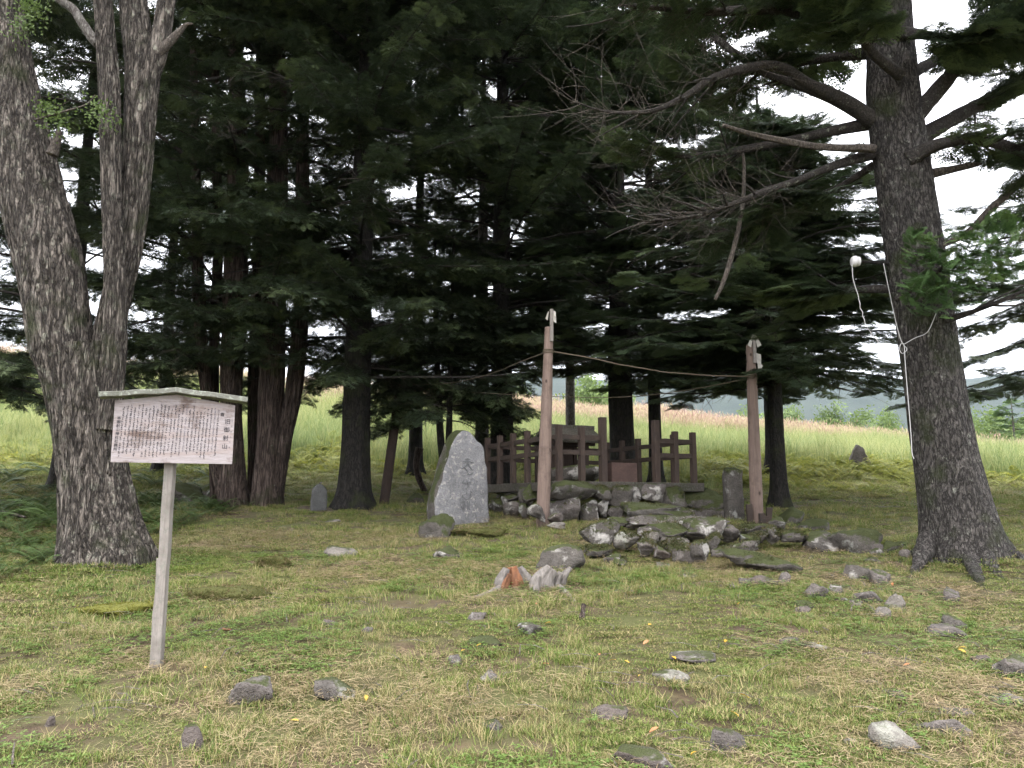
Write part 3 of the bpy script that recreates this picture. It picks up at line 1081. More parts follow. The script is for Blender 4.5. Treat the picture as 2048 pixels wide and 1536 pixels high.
# ------------------------------------------------------------------ the big oak-like tree at the left
ob = G(208, 1118)
OY = ob[1]
oak = thing('oak_tree', 'big three-stemmed tree with rough grey bark behind the notice board', 'tree', ob)
v, f = tube([P(212, 1165, OY)] + trunk_px([(211, 1118, 150), (200, 1040, 136), (186, 940, 126), (175, 830, 132), (160, 700, 152)], OY)[0],
            [r_ * OY / F / 2 for r_ in (172, 160, 142, 130, 136, 150)], 200, 330, bark_r(.034, 12, 2.6, .03, 4, ob[2], .25, .22, 4, 3))
obj('trunk', v, f, M['bark_oak'], oak)
def limb(name, rows, Y, mat, parent, seg=96, rings=260, amp=.018, dy=0.0, kx=9, kz=2.0, seed=1):
    pts, rad = trunk_px(rows, Y, dy)
    v, f = tube(pts, rad, seg, rings, bark_r(amp, kx, kz, 0, 4, -50, 0, 1, 4, seed))
    return obj(name, v, f, mat, parent)
limb('stem', [(150, 830, 70), (128, 700, 118), (112, 600, 124), (92, 500, 128), (62, 380, 124), (36, 250, 112), (14, 100, 92), (4, 0, 78), (-5, -160, 60), (-20, -350, 40)], OY - .06, M['bark_oak'], oak, 160, 330, .03, 0, 11, 2.6, 4)
limb('stem', [(206, 860, 56), (222, 760, 52), (230, 650, 46), (228, 520, 42), (222, 365, 40), (218, 180, 44), (206, 0, 38), (196, -200, 30), (190, -400, 20)], OY - .14, M['bark_oak'], oak, 90, 300, .02, 0, 8, 2.0, 5)
limb('stem', [(206, 720, 60), (232, 600, 56), (258, 480, 54), (272, 365, 58), (280, 228, 64), (284, 130, 72), (270, 40, 62), (262, -80, 50), (250, -350, 30)], OY + .12, M['bark_oak'], oak, 110, 300, .024, 0, 9, 2.0, 6)
limb('stem', [(290, 165, 48), (318, 90, 42), (334, 0, 38), (356, -130, 30), (380, -330, 20)], OY + .1, M['bark_oak'], oak, 60, 160, .012, 0, 8, 2.0, 7)
limb('branch', [(312, 110, 26), (335, 88, 20), (356, 66, 15), (372, 50, 9), (386, 48, 4)], OY + .05, M['deadwood'], oak, 20, 60, .006, 0, 5, 3, 8)
limb('branch', [(196, 90, 20), (182, 72, 22), (164, 45, 20), (146, 18, 19), (120, 0, 18), (90, -30, 14)], OY - .15, M['bark_grey'], oak, 24, 80, .005, 0, 5, 3, 9)
limb('branch', [(104, 310, 24), (114, 280, 17), (118, 262, 12)], OY - .3, M['deadwood'], oak, 16, 30, .005, 0, 5, 3, 10)
limb('branch', [(70, 240, 5), (120, 225, 4), (170, 210, 3), (190, 190, 2)], OY - .5, M['deadwood'], oak, 6, 30, .001)
# thick moss in the fork and leaf sprigs
rr_ = np.random.RandomState(5)
pos = []
for (px, py, n, sp) in ((60, 20, 5, 10), (105, 225, 4, 10), (210, 230, 4, 14), (35, 60, 3, 10)):
    for k in range(n):
        pos.append(P(px + rr_.normal(0, sp), py + rr_.normal(0, sp), OY - .5))
n0 = len(pos)
for k in range(820):  # unseen crown overhead, spread wide to shade the ground below
    a, q = rr_.uniform(0, 6.28), rr_.uniform(0, 1) ** .5
    pos.append(np.array((-4.4 + 4.6 * q * math.cos(a), 10.6 + 4.2 * q * math.sin(a), 13.4 + rr_.uniform(-1.4, 2.6))))
pos = np.array(pos)
scl = np.where(np.arange(len(pos)) < n0, .35, 1.3)
scatter('crown', pos, rr_.uniform(0, 6.28, (len(pos), 3)), scl, rr_.randint(0, 2, len(pos)), OAKLEAF, oak)

# ------------------------------------------------------------------ the big fir at the right
fb = G(1922, 1098)
FY = fb[1]
fir = thing('fir_tree', 'big fir with leaning grey trunk and thick bare limbs above spreading roots', 'tree', fb)
v, f = tube([P(1930, 1150, FY)] + trunk_px([(1924, 1085, 0), (1909, 1000, 0), (1889, 900, 0), (1872, 800, 0), (1857, 700, 0), (1836, 560, 0), (1811, 400, 0), (1786, 200, 0), (1778, 0, 0), (1770, -300, 0), (1765, -800, 0)], FY)[0],
            [w * FY / F / 2 for w in (168, 146, 132, 120, 113, 109, 109, 110, 106, 90, 66, 30)], 150, 420, bark_r(.012, 14, 3.0, .015, 4, fb[2], .16, .25, 5, 12))
obj('trunk', v, f, M['bark_fir'], fir)
LIMBS = [  # pixel path with width, distance at foot, distance at tip
    ([(1752, 244, 44), (1687, 200, 36), (1619, 169, 28), (1573, 139, 26), (1537, 131, 24), (1491, 137, 22), (1428, 156, 19), (1364, 196, 15), (1300, 222, 12), (1220, 224, 8), (1150, 205, 4)], 0, -1.0, 'branch'),
    ([(1740, 238, 36), (1665, 198, 28), (1573, 162, 22), (1519, 141, 20), (1473, 109, 18), (1423, 68, 16), (1373, 12, 14), (1330, -60, 9)], .1, .7, 'branch'),
    ([(1740, 106, 34), (1665, 114, 24), (1596, 127, 18), (1500, 146, 14), (1420, 150, 10), (1350, 140, 6)], .2, 1.3, 'branch'),
    ([(1748, 72, 40), (1687, 52, 36), (1619, 32, 32), (1555, 18, 26), (1437, 23, 20), (1359, 20, 14), (1240, 8, 8)], -.1, -.9, 'branch'),
    ([(1745, 246, 36), (1665, 262, 26), (1583, 280, 22), (1482, 300, 20), (1391, 312, 17), (1300, 304, 13), (1230, 295, 7)], .1, .5, 'branch'),
    ([(1748, 297, 24), (1642, 294, 18), (1573, 283, 17), (1505, 269, 15), (1446, 251, 10)], -.2, -.8, 'deadwood'),
    ([(1748, 308, 30), (1665, 333, 22), (1596, 360, 18), (1528, 383, 15), (1460, 410, 12), (1382, 433, 8), (1290, 442, 4)], 0, -.6, 'branch'),
    ([(1748, 330, 22), (1680, 372, 14), (1600, 405, 11), (1520, 440, 8), (1440, 480, 4)], .2, 1.2, 'branch'),
    ([(1825, 238, 50), (1893, 160, 40), (1938, 105, 32), (1984, 55, 28), (2060, 5, 22), (2160, -60, 12)], -.1, -.6, 'branch'),
    ([(1830, 280, 48), (1906, 237, 38), (1975, 200, 36), (2048, 162, 32), (2150, 120, 20)], .1, .5, 'branch'),
    ([(1815, 320, 44), (1870, 292, 30), (1938, 278, 26), (1993, 287, 26), (2048, 305, 24), (2140, 330, 14)], -.25, -.9, 'branch'),
    ([(1825, 145, 34), (1884, 114, 26), (1938, 80, 20), (2010, 50, 14), (2100, 30, 8)], .2, 1.0, 'branch'),
    ([(1800, 66, 36), (1850, 70, 24), (1920, 82, 18), (2000, 74, 14), (2080, 50, 9)], -.3, -1.2, 'branch'),
    ([(1850, 350, 26), (1906, 338, 18), (1945, 330, 14), (1962, 327, 7)], -.1, -.2, 'deadwood'),
    ([(1850, 505, 14), (1929, 469, 16), (1975, 424, 17), (2011, 392, 18), (2070, 340, 18), (2130, 300, 10)], -.2, -.5, 'deadwood'),
    ([(1785, 578, 22), (1700, 580, 17), (1640, 584, 13), (1590, 586, 8), (1540, 580, 4)], .2, .8, 'branch'),
    ([(1890, 640, 18), (1930, 628, 14), (1979, 611, 11), (2048, 582, 8), (2110, 555, 5)], -.3, -.8, 'branch'),
    ([(1800, 150, 30), (1740, 100, 22), (1690, 20, 18), (1640, -60, 12), (1600, -140, 6)], -.4, -1.8, 'branch'),
    ([(1790, 600, 14), (1850, 560, 12), (1880, 540, 10), (1905, 520, 6)], -.42, -.8, 'branch'),
]
fpos, ftan, fscl = [], [], []
twig, side_br = MB(), MB()
rf = np.random.RandomState(77)
for k, (rows, d0, d1, mt) in enumerate(LIMBS):
    n = len(rows)
    pts = [P(x, y, FY + d0 + (d1 - d0) * i / (n - 1)) for i, (x, y, w) in enumerate(rows)]
    rad = [w * .42 * FY / F for x, y, w in rows]
    v, f = tube(pts, rad, 16, 60, bark_r(.014, 4, 4, 0, 4, -50, 0, 1, 4, k))
    obj('limb', v, f, M[mt], fir)
    c = catmull(pts, 60)
    T = np.gradient(c, axis=0)
    T /= np.linalg.norm(T, axis=1)[:, None]
    if k not in (5, 13, 14, 18):
        for q in range(7):
            i = rf.randint(16, 58)
            sd2 = np.cross(T[i], (0, 0, 1)) * rf.choice((-1, 1))
            u = sd2 * rf.uniform(.5, 1) + T[i] * rf.uniform(.3, 1) + np.array((0, 0, rf.uniform(-.35, .35)))
            L2 = rf.uniform(.4, 1.1)
            t6 = np.linspace(0, 1, 6)[:, None]
            w2 = c[i] + u * L2 * t6 + np.array((rf.uniform(-.2, .2), 0, rf.uniform(-.3, .3))) * L2 * t6 ** 2
            side_br.add(*tube(w2, [.016, .011, .004], 6, 8, None, False))
            if k in (2, 7, 8, 9, 10, 11, 12, 15, 17):
                for e in (2, 3, 4, 5):
                    for sg in (-1, 1):
                        fpos.append(w2[e])
                        ftan.append(u * .7 + sg * np.cross(u, (0, 0, 1)) * rf.uniform(.4, .9) + (0, 0, rf.uniform(-.2, .1)))
                        fscl.append(rf.uniform(.25, .45))
    # dead twigs that curl off the bare left-hand limbs, and living sprays on the others
    for i in range(12, 60):
        if k in (0, 1, 3, 4, 6, 7) and i > 22:
            for q in range(2 if i < 40 else 3):
                side = np.cross(T[i], (0, 0, 1)) * rf.choice((-1, 1)) * rf.uniform(.2, 1)
                u = side + T[i] * rf.uniform(-.2, .9) + rf.normal(0, .45, 3)
                u /= np.linalg.norm(u)
                L = rf.uniform(.2, .85)
                bend = rf.normal(0, .55, 3) + (-.15, 0, .35)
                tt = np.linspace(0, 1, 5)[:, None]
                w = c[i] + u * L * tt + bend * L * .7 * tt ** 2
                twig.add(*tube(w, [.0036, .0015], 3, 5, None, False))
                for e in (2, 3):
                    u2 = rf.normal(0, .6, 3) + (u + bend) * .5
                    t4 = np.linspace(0, 1, 4)[:, None]
                    twig.add(*tube(w[e] + u2 * L * .4 * t4 + rf.normal(0, .3, 3) * L * .4 * t4 ** 2, [.0024, .0012], 3, 4, None, False))
        live = {0: .0, 1: .0, 2: .5, 3: .3, 4: .12, 5: 0, 6: 0, 7: .3, 8: .3, 9: .25, 10: .12, 11: .5, 12: .6, 13: 0, 14: .05, 15: .6, 16: 0, 17: .7, 18: 0}[k]
        if rf.uniform() < live and i > 14:
            for q in range(2):
                side = np.cross((0, 0, 1), T[i]) * (1 if q else -1)
                fpos.append(c[i])
                ftan.append(side * rf.uniform(.5, 1) + T[i] * rf.uniform(.3, .9) + np.array((0, 0, rf.uniform(-.25, .2))))
                fscl.append(rf.uniform(.35, .65))
# upper crown, mostly above the frame
for k in range(70):
    z = fb[2] + 7.7 + 8.5 * (k / 70)
    az = rf.uniform(0, 6.28)
    L = 3.4 * (1 - .6 * k / 70) * rf.uniform(.7, 1.1)
    p0 = P(1775, -50, FY)
    p0 = np.array((p0[0], p0[1], z))
    for i in range(int(L / .14)):
        s_ = (i + 2) * .14
        p = p0 + np.array((math.cos(az) * s_, math.sin(az) * s_, .12 * s_ - .05 * s_ * s_))
        fpos.append(p)
        a = az + rf.choice((-1, 1)) * rf.uniform(.5, 1.2)
        ftan.append(np.array((math.cos(a), math.sin(a), rf.uniform(-.3, .1))))
        fscl.append(rf.uniform(.6, 1.1))
side_br.build('branchwork', M['branch'], fir)['kind'] = 'stuff'
tw = twig.build('dead_twigs', M['deadwood'], fir)
tw['kind'] = 'stuff'
fpos, ftan = np.array(fpos), np.array(ftan)
scatter('crown', fpos, eul_from(ftan, np.array([(rf.uniform(-.2, .2), rf.uniform(-.2, .2), 1) for q in fpos])), fscl, rf.randint(0, 3, len(fpos)), FIR, fir)
# the fresh green sprays low on the trunk
fp, ft, fn_, fs = [], [], [], []
for k in range(330):
    u, w = rf.uniform(0, 1), rf.uniform(0, 1)
    px = 1812 + 225 * u
    py = 520 + 20 * math.sin(u * 5) + (w - .35) * 170 * (1 - .45 * u) - 30 * u * (1 - w)
    fp.append(P(px, py, FY - .55 - .5 * rf.uniform()))
    ft.append(np.array((rf.uniform(-1, .35), -rf.uniform(.1, .6), rf.uniform(-.1, .5))))
    fn_.append(np.array((rf.uniform(-.3, .3), -.6, 1)))
    fs.append(rf.uniform(.13, .24))
fr = scatter('fresh_spray', np.array(fp), eul_from(np.array(ft), np.array(fn_)), fs, rf.randint(0, 2, len(fp)), FRESH, fir)
# roots
for k, (rows, dy) in enumerate((
        ([(1880, 1085, 40), (1850, 1105, 34), (1815, 1118, 26), (1780, 1130, 18), (1750, 1140, 8)], 0),
        ([(1945, 1090, 44), (1970, 1120, 34), (1995, 1150, 26), (2020, 1180, 20), (2060, 1215, 10)], 0),
        ([(1960, 1080, 50), (2000, 1095, 40), (2045, 1120, 28), (2100, 1150, 12)], 0),
        ([(1925, 1105, 34), (1945, 1140, 26), (1965, 1175, 18), (1985, 1200, 8)], 0),
        ([(1860, 1110, 26), (1835, 1140, 18), (1815, 1160, 12), (1795, 1175, 6)], 0))):
    pts = []
    for i, (x, y, w) in enumerate(rows):
        g = G(x, y)
        pts.append(g + (0, 0, (.14, .02, -.03, -.07, -.12)[i] + .01))
    v, f = tube(pts, [w * (.85, .5, .34, .28, .2)[i] * FY / F for i, (x, y, w) in enumerate(rows)], 20, 50, bark_r(.02, 5, 5, 0, 4, -50, 0, 1, 4, k + 60))
    obj('root', v, f, M['bark_fir'], fir)

# dead branch hanging in the fir limbs
pts = [P(x, y, FY + .3) for x, y in ((1484, 296), (1488, 330), (1486, 400), (1474, 470), (1458, 530), (1444, 570), (1430, 600))]
v, f = tube(pts, [w * .5 * FY / F for w in (5, 8, 9, 10, 11, 10, 8)], 10, 40, bark_r(.004, 4, 5, 0, 4, -50, 0, 1, 4, 91))
tag(obj('hanging_branch', v, f, M['deadwood'], base=pts[0]), 'broken bare branch hanging down from a fir limb', 'branch')

# insulator on its bracket with the cord that hangs from it
ib = P(1708, 523, FY - .05)
ins = thing('insulator', 'white porcelain insulator on a dark bracket fixed to the big fir', 'insulator', ib)
mb = MB()
cz = [(-.02, .05), (-.045, .068), (-.07, .068), (-.078, .045), (-.086, .062), (-.115, .056), (-.125, .03)]
for (xa, ra), (xb, rb) in zip(cz[:-1], cz[1:]):
    mb.add(*tube([ib + (-xa - .05, 0, 0), ib + (-xb - .05, 0, 0)], [ra, rb], 20, 2, None, True))
mb.build('insulator_body', M['porcelain'], ins)
v, f = tube([ib + (.005, 0, 0), ib + (.2, .02, 0), P(1790, 528, FY + .05)], [.018, .02, .024], 10, 12)
obj('bracket', v, f, M['bark_dark'], ins)
def cord(name, rows, Y, r, mat, label, cat, n=80, dy=0, wob=0.0, base=None):
    pts = [P(x, y, Y + dy * i / (len(rows) - 1)) for i, (x, y) in enumerate(rows)]
    c = catmull(pts, n)
    if wob:
        c = c + (np.stack([vnoise(np.arange(n) * .35, 0, 0, s) for s in (1, 2, 3)], 1) - .5) * wob * np.sin(np.linspace(0, math.pi, n))[:, None]
    v, f = tube(c, [r, r], 6, n)
    return tag(obj(name, v, f, mat, base=pts[0]), label, cat)
cord('cord', [(1704, 530), (1707, 560), (1716, 590), (1723, 620), (1730, 645), (1742, 668), (1760, 690), (1772, 700), (1786, 696), (1798, 700), (1803, 706)], FY - .35, .0045, M['wire'], 'wavy white cord hanging from the porcelain insulator', 'cord', 100, -.1, .03)
loop = [(1767, 527), (1778, 580), (1790, 636), (1800, 675), (1807, 690), (1813, 696), (1812, 702), (1804, 707), (1799, 698), (1802, 688), (1808, 690), (1810, 720), (1813, 760), (1818, 820), (1822, 870), (1824, 905), (1828, 918)]
cord('cord', loop, FY - .46, .0045, M['wire'], 'long white cord running down the big fir trunk with a loop', 'cord', 140, -.05)
cord('cord', [(1809, 688), (1830, 676), (1850, 668), (1860, 656), (1872, 627)], FY - .5, .0045, M['wire'], 'short white cord end tied from the loop up to a fir twig', 'cord', 40)

# ------------------------------------------------------------------ rocks
ICO = None
def ico(sub=3):
    bm = bmesh.new()
    bmesh.ops.create_icosphere(bm, subdivisions=sub, radius=1.0)
    v = np.array([q.co for q in bm.verts])
    f = [tuple(q.index for q in fc.verts) for fc in bm.faces]
    bm.free()
    return v, f
ICOS = {s: ico(s) for s in (2, 3, 4)}


def rock_shape(seed, sub=3, blocky=0.5, cuts=13, rough=0.10):
    r = np.random.RandomState(seed)
    d, f = ICOS[sub]
    e = 2.0 + 3.0 * blocky
    rad = 1.0 / (np.abs(d) ** e).sum(1) ** (1 / e)
    for k in range(cuts):
        n = r.normal(size=3)
        n /= np.linalg.norm(n)
        h = r.uniform(.5, .95)
        dn = d @ n
        lim = np.where(dn > .05, h / np.maximum(dn, .05), 9)
        rad = np.minimum(rad, lim)
    rad = rad * (1 + rough * 2 * (fbm(d[:, 0] * 1.7 + seed, d[:, 1] * 1.7, d[:, 2] * 1.7, seed, 3) - .5) + rough * .9 * (fbm(d[:, 0] * 6, d[:, 1] * 6, d[:, 2] * 6, seed + 5, 3) - .5))
    v = d * rad[:, None]
    v = v / np.abs(v).max(0)
    return v, f


def rock(name, c, half, mat, parent=None, seed=0, rz=0.0, tilt=0.0, blocky=.5, sub=3, base=None, rough=.14, cuts=13):
    v, f = rock_shape(seed, sub, blocky, cuts, rough)
    v = v * np.asarray(half) * (1.24 if parent is not None else 1.05)
    R = np.array(Matrix.Rotation(rz, 3, 'Z') @ Matrix.Rotation(tilt, 3, 'Y'))
    v = v @ R.T + np.asarray(c, float)
    return obj(name, v, f, mat, parent, True, None, base)


M['fuzz_b'] = mat_leaf('fuzz_b', (0.11, 0.115, 0.02), (0.19, 0.18, 0.03), None, .8, .3)
M['fuzz_d'] = mat_leaf('fuzz_d', (0.06, 0.065, 0.017), (0.11, 0.105, 0.03), (.16, .12, .06), .8, .3)
M['fuzz_s'] = mat_leaf('fuzz_s', (0.03, 0.036, 0.012), (0.065, 0.07, 0.022), (.10, .085, .04), .8, .2)
FUZZ = {'stone': [proto('moss_tuft', tuft(s, 16, .022, .018, .9, .004), [M['fuzz_s']]) for s in (35, 36)], 'moss_bright': [proto('moss_tuft', tuft(s, 20, .02, .016, .9, .003), [M['fuzz_b']]) for s in (31, 32)], 'moss_mound': [proto('moss_tuft', tuft(s, 20, .025, .018, .9, .003), [M['fuzz_d']]) for s in (33, 34)]}
# loose stones: (x0, x1, ytop, ybottom, material, label, group)
G1 = 'stones sunk in the lawn'
DULL = ('grey brown stone lying half sunk in the mown grass', 'rock', G1)
FLAT = ('flat pale stone lying level with the mown grass', 'rock', 'flat pale stones in the lawn')
LOOSE = [
    (440, 542, 1352, 1418, 'rock', 'pyramid-shaped grey stone with moss on one side near the sign post foot', None),
    (618, 712, 1354, 1404, 'rock_lichen', 'dark stone with a white lichen cap beside the pyramid-shaped stone', None),
    (348, 400, 1450, 1510, 'rock_brown', 'rounded brown stone in front of the sign post', None),
    (952, 1005, 1338, 1370, 'rock', *DULL[::2]), (963, 1007, 1442, 1468, 'rock', *DULL[::2]),
    (1222, 1350, 1482, 1545, 'rock_brown', 'long dark stone lying low in the dry grass', None),
    (1432, 1503, 1456, 1512, 'rock', 'dark slanting stone with one white end', None),
    (1758, 1848, 1446, 1512, 'rock_pale', 'pale rounded boulder with greenish lichen on the open lawn', None),
    (1862, 1958, 1434, 1482, 'rock', 'smooth purple grey boulder beside the pale rounded boulder', None),
    (1876, 1962, 1414, 1442, 'rock_brown', *DULL[::2]),
    (2002, 2090, 1304, 1362, 'rock', 'thick rounded stone lying on its side, greenish brown', None),
    (1722, 1768, 1354, 1374, 'rock_pale', *FLAT[::2]), (1776, 1824, 1374, 1402, 'rock', *FLAT[::2]),
    (1986, 2066, 1386, 1414, 'rock_pale', *FLAT[::2]), (1602, 1658, 1280, 1302, 'rock_pale', *FLAT[::2]),
    (1342, 1436, 1302, 1332, 'rock', *FLAT[::2]), (1300, 1382, 1336, 1370, 'rock_pale', *FLAT[::2]),
    (1188, 1258, 1406, 1446, 'rock_brown', *DULL[::2]), (1032, 1088, 1246, 1274, 'rock_lichen', *DULL[::2]),
    (932, 1004, 1270, 1302, 'rock_moss', *DULL[::2]), (898, 926, 1304, 1336, 'rock', *DULL[::2]), (932, 972, 1222, 1244, 'rock', *DULL[::2]),
    (1606, 1668, 1164, 1202, 'rock', *DULL[::2]), (1862, 1938, 1246, 1278, 'rock', *DULL[::2]), (1897, 1948, 1228, 1264, 'rock_lichen', *DULL[::2]),
    (1690, 1744, 1124, 1162, 'rock_lichen', *DULL[::2]), (1742, 1794, 1130, 1172, 'rock', *DULL[::2]), (1716, 1774, 1174, 1212, 'rock', *DULL[::2]),
    (1776, 1814, 1184, 1226, 'rock_pale', *DULL[::2]), (1752, 1788, 1214, 1242, 'rock_pale', *DULL[::2]), (1892, 1932, 1176, 1208, 'rock', *DULL[::2]),
    (1672, 1774, 1046, 1108, 'rock_moss', 'large humped mossy boulder between the steps and the big fir', None),
    (1606, 1690, 1060, 1108, 'rock_lichen', 'lichen spotted boulder beside the large humped mossy boulder', None),
    (1556, 1618, 1010, 1052, 'rock_moss', 'dark rounded boulder next to the right rope pole foot', None),
    (1596, 1664, 1038, 1068, 'rock_moss', *DULL[::2]),
    (643, 708, 1084, 1118, 'rock_pale', 'pale ragged stone alone in shaded grass', None),
    (852, 918, 1086, 1122, 'rock_lichen', 'small stone with a white lichen top in front of the inscribed stone', None),
    (1070, 1170, 1086, 1148, 'rock_lichen', 'dark boulder with two large white lichen patches beside the stump', None),
    (836, 910, 1024, 1078, 'rock_moss', 'mossy boulder at the foot of the inscribed stone', None),
    (902, 1016, 1046, 1080, 'moss_mound', 'low mossy bank in front of the inscribed stone', None),
    (500, 584, 1094, 1142, 'moss_mound', 'moss covered hump in the shaded grass', None),
    (340, 512, 1146, 1206, 'moss_mound', 'long moss covered hump beside the sign post', None),
    (136, 318, 1190, 1240, 'moss_bright', 'bright yellow green moss cushion left of the sign post', None),
    (646, 678, 1033, 1048, 'rock_pale', *FLAT[::2]),
    (1478, 1502, 1152, 1174, 'rock', *DULL[::2]), (1498, 1562, 1148, 1174, 'rock_brown', *DULL[::2]), (1556, 1584, 1142, 1172, 'rock', *DULL[::2]),
    (1306, 1342, 1116, 1140, 'rock_pale', *FLAT[::2]), (1208, 1248, 1106, 1132, 'rock_lichen', *DULL[::2]), (1366, 1402, 1142, 1160, 'rock_pale', *FLAT[::2]),
    (300, 400, 962, 1008, 'rock_moss', 'dark mossy boulder in shade left of the yew', None),
    (380, 446, 966, 1004, 'rock_moss', 'smaller mossy boulder against the yew foot', None),
    (804, 846, 985, 1010, 'rock_moss', 'dark stone in shade beside the leaning rope pole', None),
    (1700, 1730, 1200, 1216, 'rock', *DULL[::2]), (1660, 1690, 1176, 1192, 'rock', *DULL[::2]), (1806, 1836, 1100, 1122, 'rock', *DULL[::2]),
    (640, 672, 1240, 1258, 'rock_brown', *DULL[::2]), (720, 744, 1252, 1270, 'rock', *DULL[::2]), (1560, 1600, 1272, 1290, 'rock', *DULL[::2]),
    (1940, 1985, 1310, 1328, 'rock_brown', *DULL[::2]), (86, 106, 1432, 1460, 'rock_brown', *DULL[::2]), (1690, 1716, 1474, 1492, 'rock_pale', *FLAT[::2]),
]
rq = np.random.RandomState(404)
for q in range(22):
    xa, ya, wa = rq.uniform(1480, 1860), rq.uniform(1072, 1235), rq.uniform(14, 38)
    LOOSE.append((xa, xa + wa, ya - wa * rq.uniform(.4, .7), ya, ('rock', 'rock_brown', 'rock_lichen', 'rock_moss')[q % 4], 'small rubble stone on the worn soil between the steps and the big fir', None))
STONE_LABELS = {
    (932, 1270): 'low mossy dark stone in the lawn below the stump', (932, 1222): 'small dark stone in a brown patch left of the snag',
    952: 'lone grey stone in the open lawn below the stump',
    963: 'small round grey stone in dry grass near the yellow leaves',
    1876: 'low brown stone touching the smooth purple grey boulder',
    1188: 'brown wedge of stone in the lawn behind the dark slanting stone',
    1032: 'dark stone with one white lichen end below the stump',
    898: 'small upright grey chip beside the yellow leaf',
    1606: 'angular grey stone on worn soil in front of the slab step',
    1862: 'flat-topped dark stone below the root of the big fir',
    1897: 'lichen spotted stone propped on the flat-topped dark stone',
    1690: 'dark lichen stone on bare soil left of the fir roots',
    1742: 'slanting grey stone with a pale face beside the fir roots',
    1716: 'broad grey stone in the bare soil below the fir roots',
    1776: 'pale upright stone in the bare soil below the fir roots',
    1752: 'small pale stone touching the pale upright stone',
    1892: 'grey stone in grass between two fir roots',
    1596: 'mossy stone behind the lichen spotted boulder',
    1478: 'small round stone on worn soil below the slab step',
    1498: 'long brown stone on worn soil below the slab step',
    1556: 'knobbly grey stone beside the long brown stone',
    1208: 'pale chipped stone in grass at the foot of the steps',
    1700: 'small grey stone below the broad grey stone',
    1660: 'small dark stone beside the angular grey stone',
    1806: 'grey stone against the big fir root',
    640: 'small brown stone in the lawn right of the sign post',
    720: 'small grey stone in the lawn beyond the white-capped stone',
    1560: 'little grey stone behind the flat pale stone in green grass',
    1940: 'low brown stone beside the thick rounded stone',
    86: 'small brown stone in the tall grass left of the sign post',
}
for k, (x0, x1, y0, y1, mt, lab, grp) in enumerate(LOOSE):
    xc = (x0 + x1) / 2
    g = G(xc, y1 - 3)
    Y = g[1]
    sx, sz = (x1 - x0) / 2 * Y / F, (y1 - y0) * Y / F
    flat = lab == FLAT[0]
    mound = mt.startswith('moss_')
    # the visible height is partly the depth of the stone seen from above
    sy = sx * (0.8 if not mound else .7)
    hz = max(.03, sz - sy * 2 * .12 * 8 / max(4, Y)) if not flat else max(.03, sz * .5)
    half = (sx, sy, hz * (.75 if not flat else .8))
    c = g + np.array((0, sy * .85, hz * (.28 if not flat else .15)))
    if mound:
        hz *= .6
        half = (half[0], half[1], hz * .75)
    c[2] = H(c[0], c[1]) + hz * (.12 if not flat else .02)
    o = rock('moss_mound' if mound else 'rock', c, half, M[mt], None, 100 + k, rnd.uniform(-.3, .3) if not mound else 0, 0, .3 if not mound else .1, 4 if sx > .12 else 3, base=c, rough=.16 if not mound else .2)
    if mound:
        mv = np.array([q.co for q in o.data.vertices]) + c
        ma = rnd.sample(range(len(mv)), min(len(mv), 1500))
        mv = mv[ma]
        mv = mv[mv[:, 2] > H(mv[:, 0], mv[:, 1]) - .01]
        mr = np.random.RandomState(k)
        scatter('moss_fuzz', mv, np.stack([mr.normal(0, .4, len(mv)), mr.normal(0, .4, len(mv)), mr.uniform(0, 6.28, len(mv))], 1), mr.uniform(.5, 1.2, len(mv)), mr.randint(0, 2, len(mv)), FUZZ['moss_bright' if mt == 'moss_bright' else 'moss_mound'], o)
    if lab == DULL[0]:
        lab = STONE_LABELS.get((x0, y0)) or STONE_LABELS.get(x0) or lab
    grp = {DULL[0]: DULL[2], FLAT[0]: FLAT[2]}.get(lab, 'mossy humps in the grass' if mound else ('rubble stones by the steps' if lab.startswith('small rubble') else None))
    tag(o, lab, 'moss' if mound else 'rock', grp)

# ------------------------------------------------------------------ the fenced stone platform
CX, CY = (1118 - 1024) / F * 12.5, 12.5
U = np.array((.893, .45, 0))
V = np.array((-.45, .893, 0))
ANG = math.atan2(.45, .893)
SZ = 1.93                        # top of the sill
LEN = 2.64
plat = thing('stone_platform', 'dry stone platform with moss and lichen carrying the wooden fence', 'platform', (CX + .9, CY + 1.5, float(H(CX + .9, CY + 1.5))))
cc = np.array((CX, CY, 0)) + U * LEN / 2 + V * LEN / 2
v, f = rock_shape(900, 4, 1.0, 0, .04)
core_h = SZ - .14
v = v * (LEN * .53, LEN * .53, .5)
cz_, sz_ = math.cos(ANG), math.sin(ANG)
v = v @ np.array(((cz_, -sz_, 0), (sz_, cz_, 0), (0, 0, 1))).T
obj('earth_core', v + cc + (0, 0, core_h - .47), f, M['moss_mound'], plat)


def face_depth(px):
    """distance of the platform's outer face seen at pixel column px"""
    a = (px - 1024) / F
    if px >= 1112:
        s = (a * CY - CX) / (U[0] - a * U[1])
        return CY + U[1] * min(max(s, -.2), LEN + .3)
    s = (a * CY - CX) / (V[0] - a * V[1])
    return CY + V[1] * min(max(s, -.2), LEN + .3)


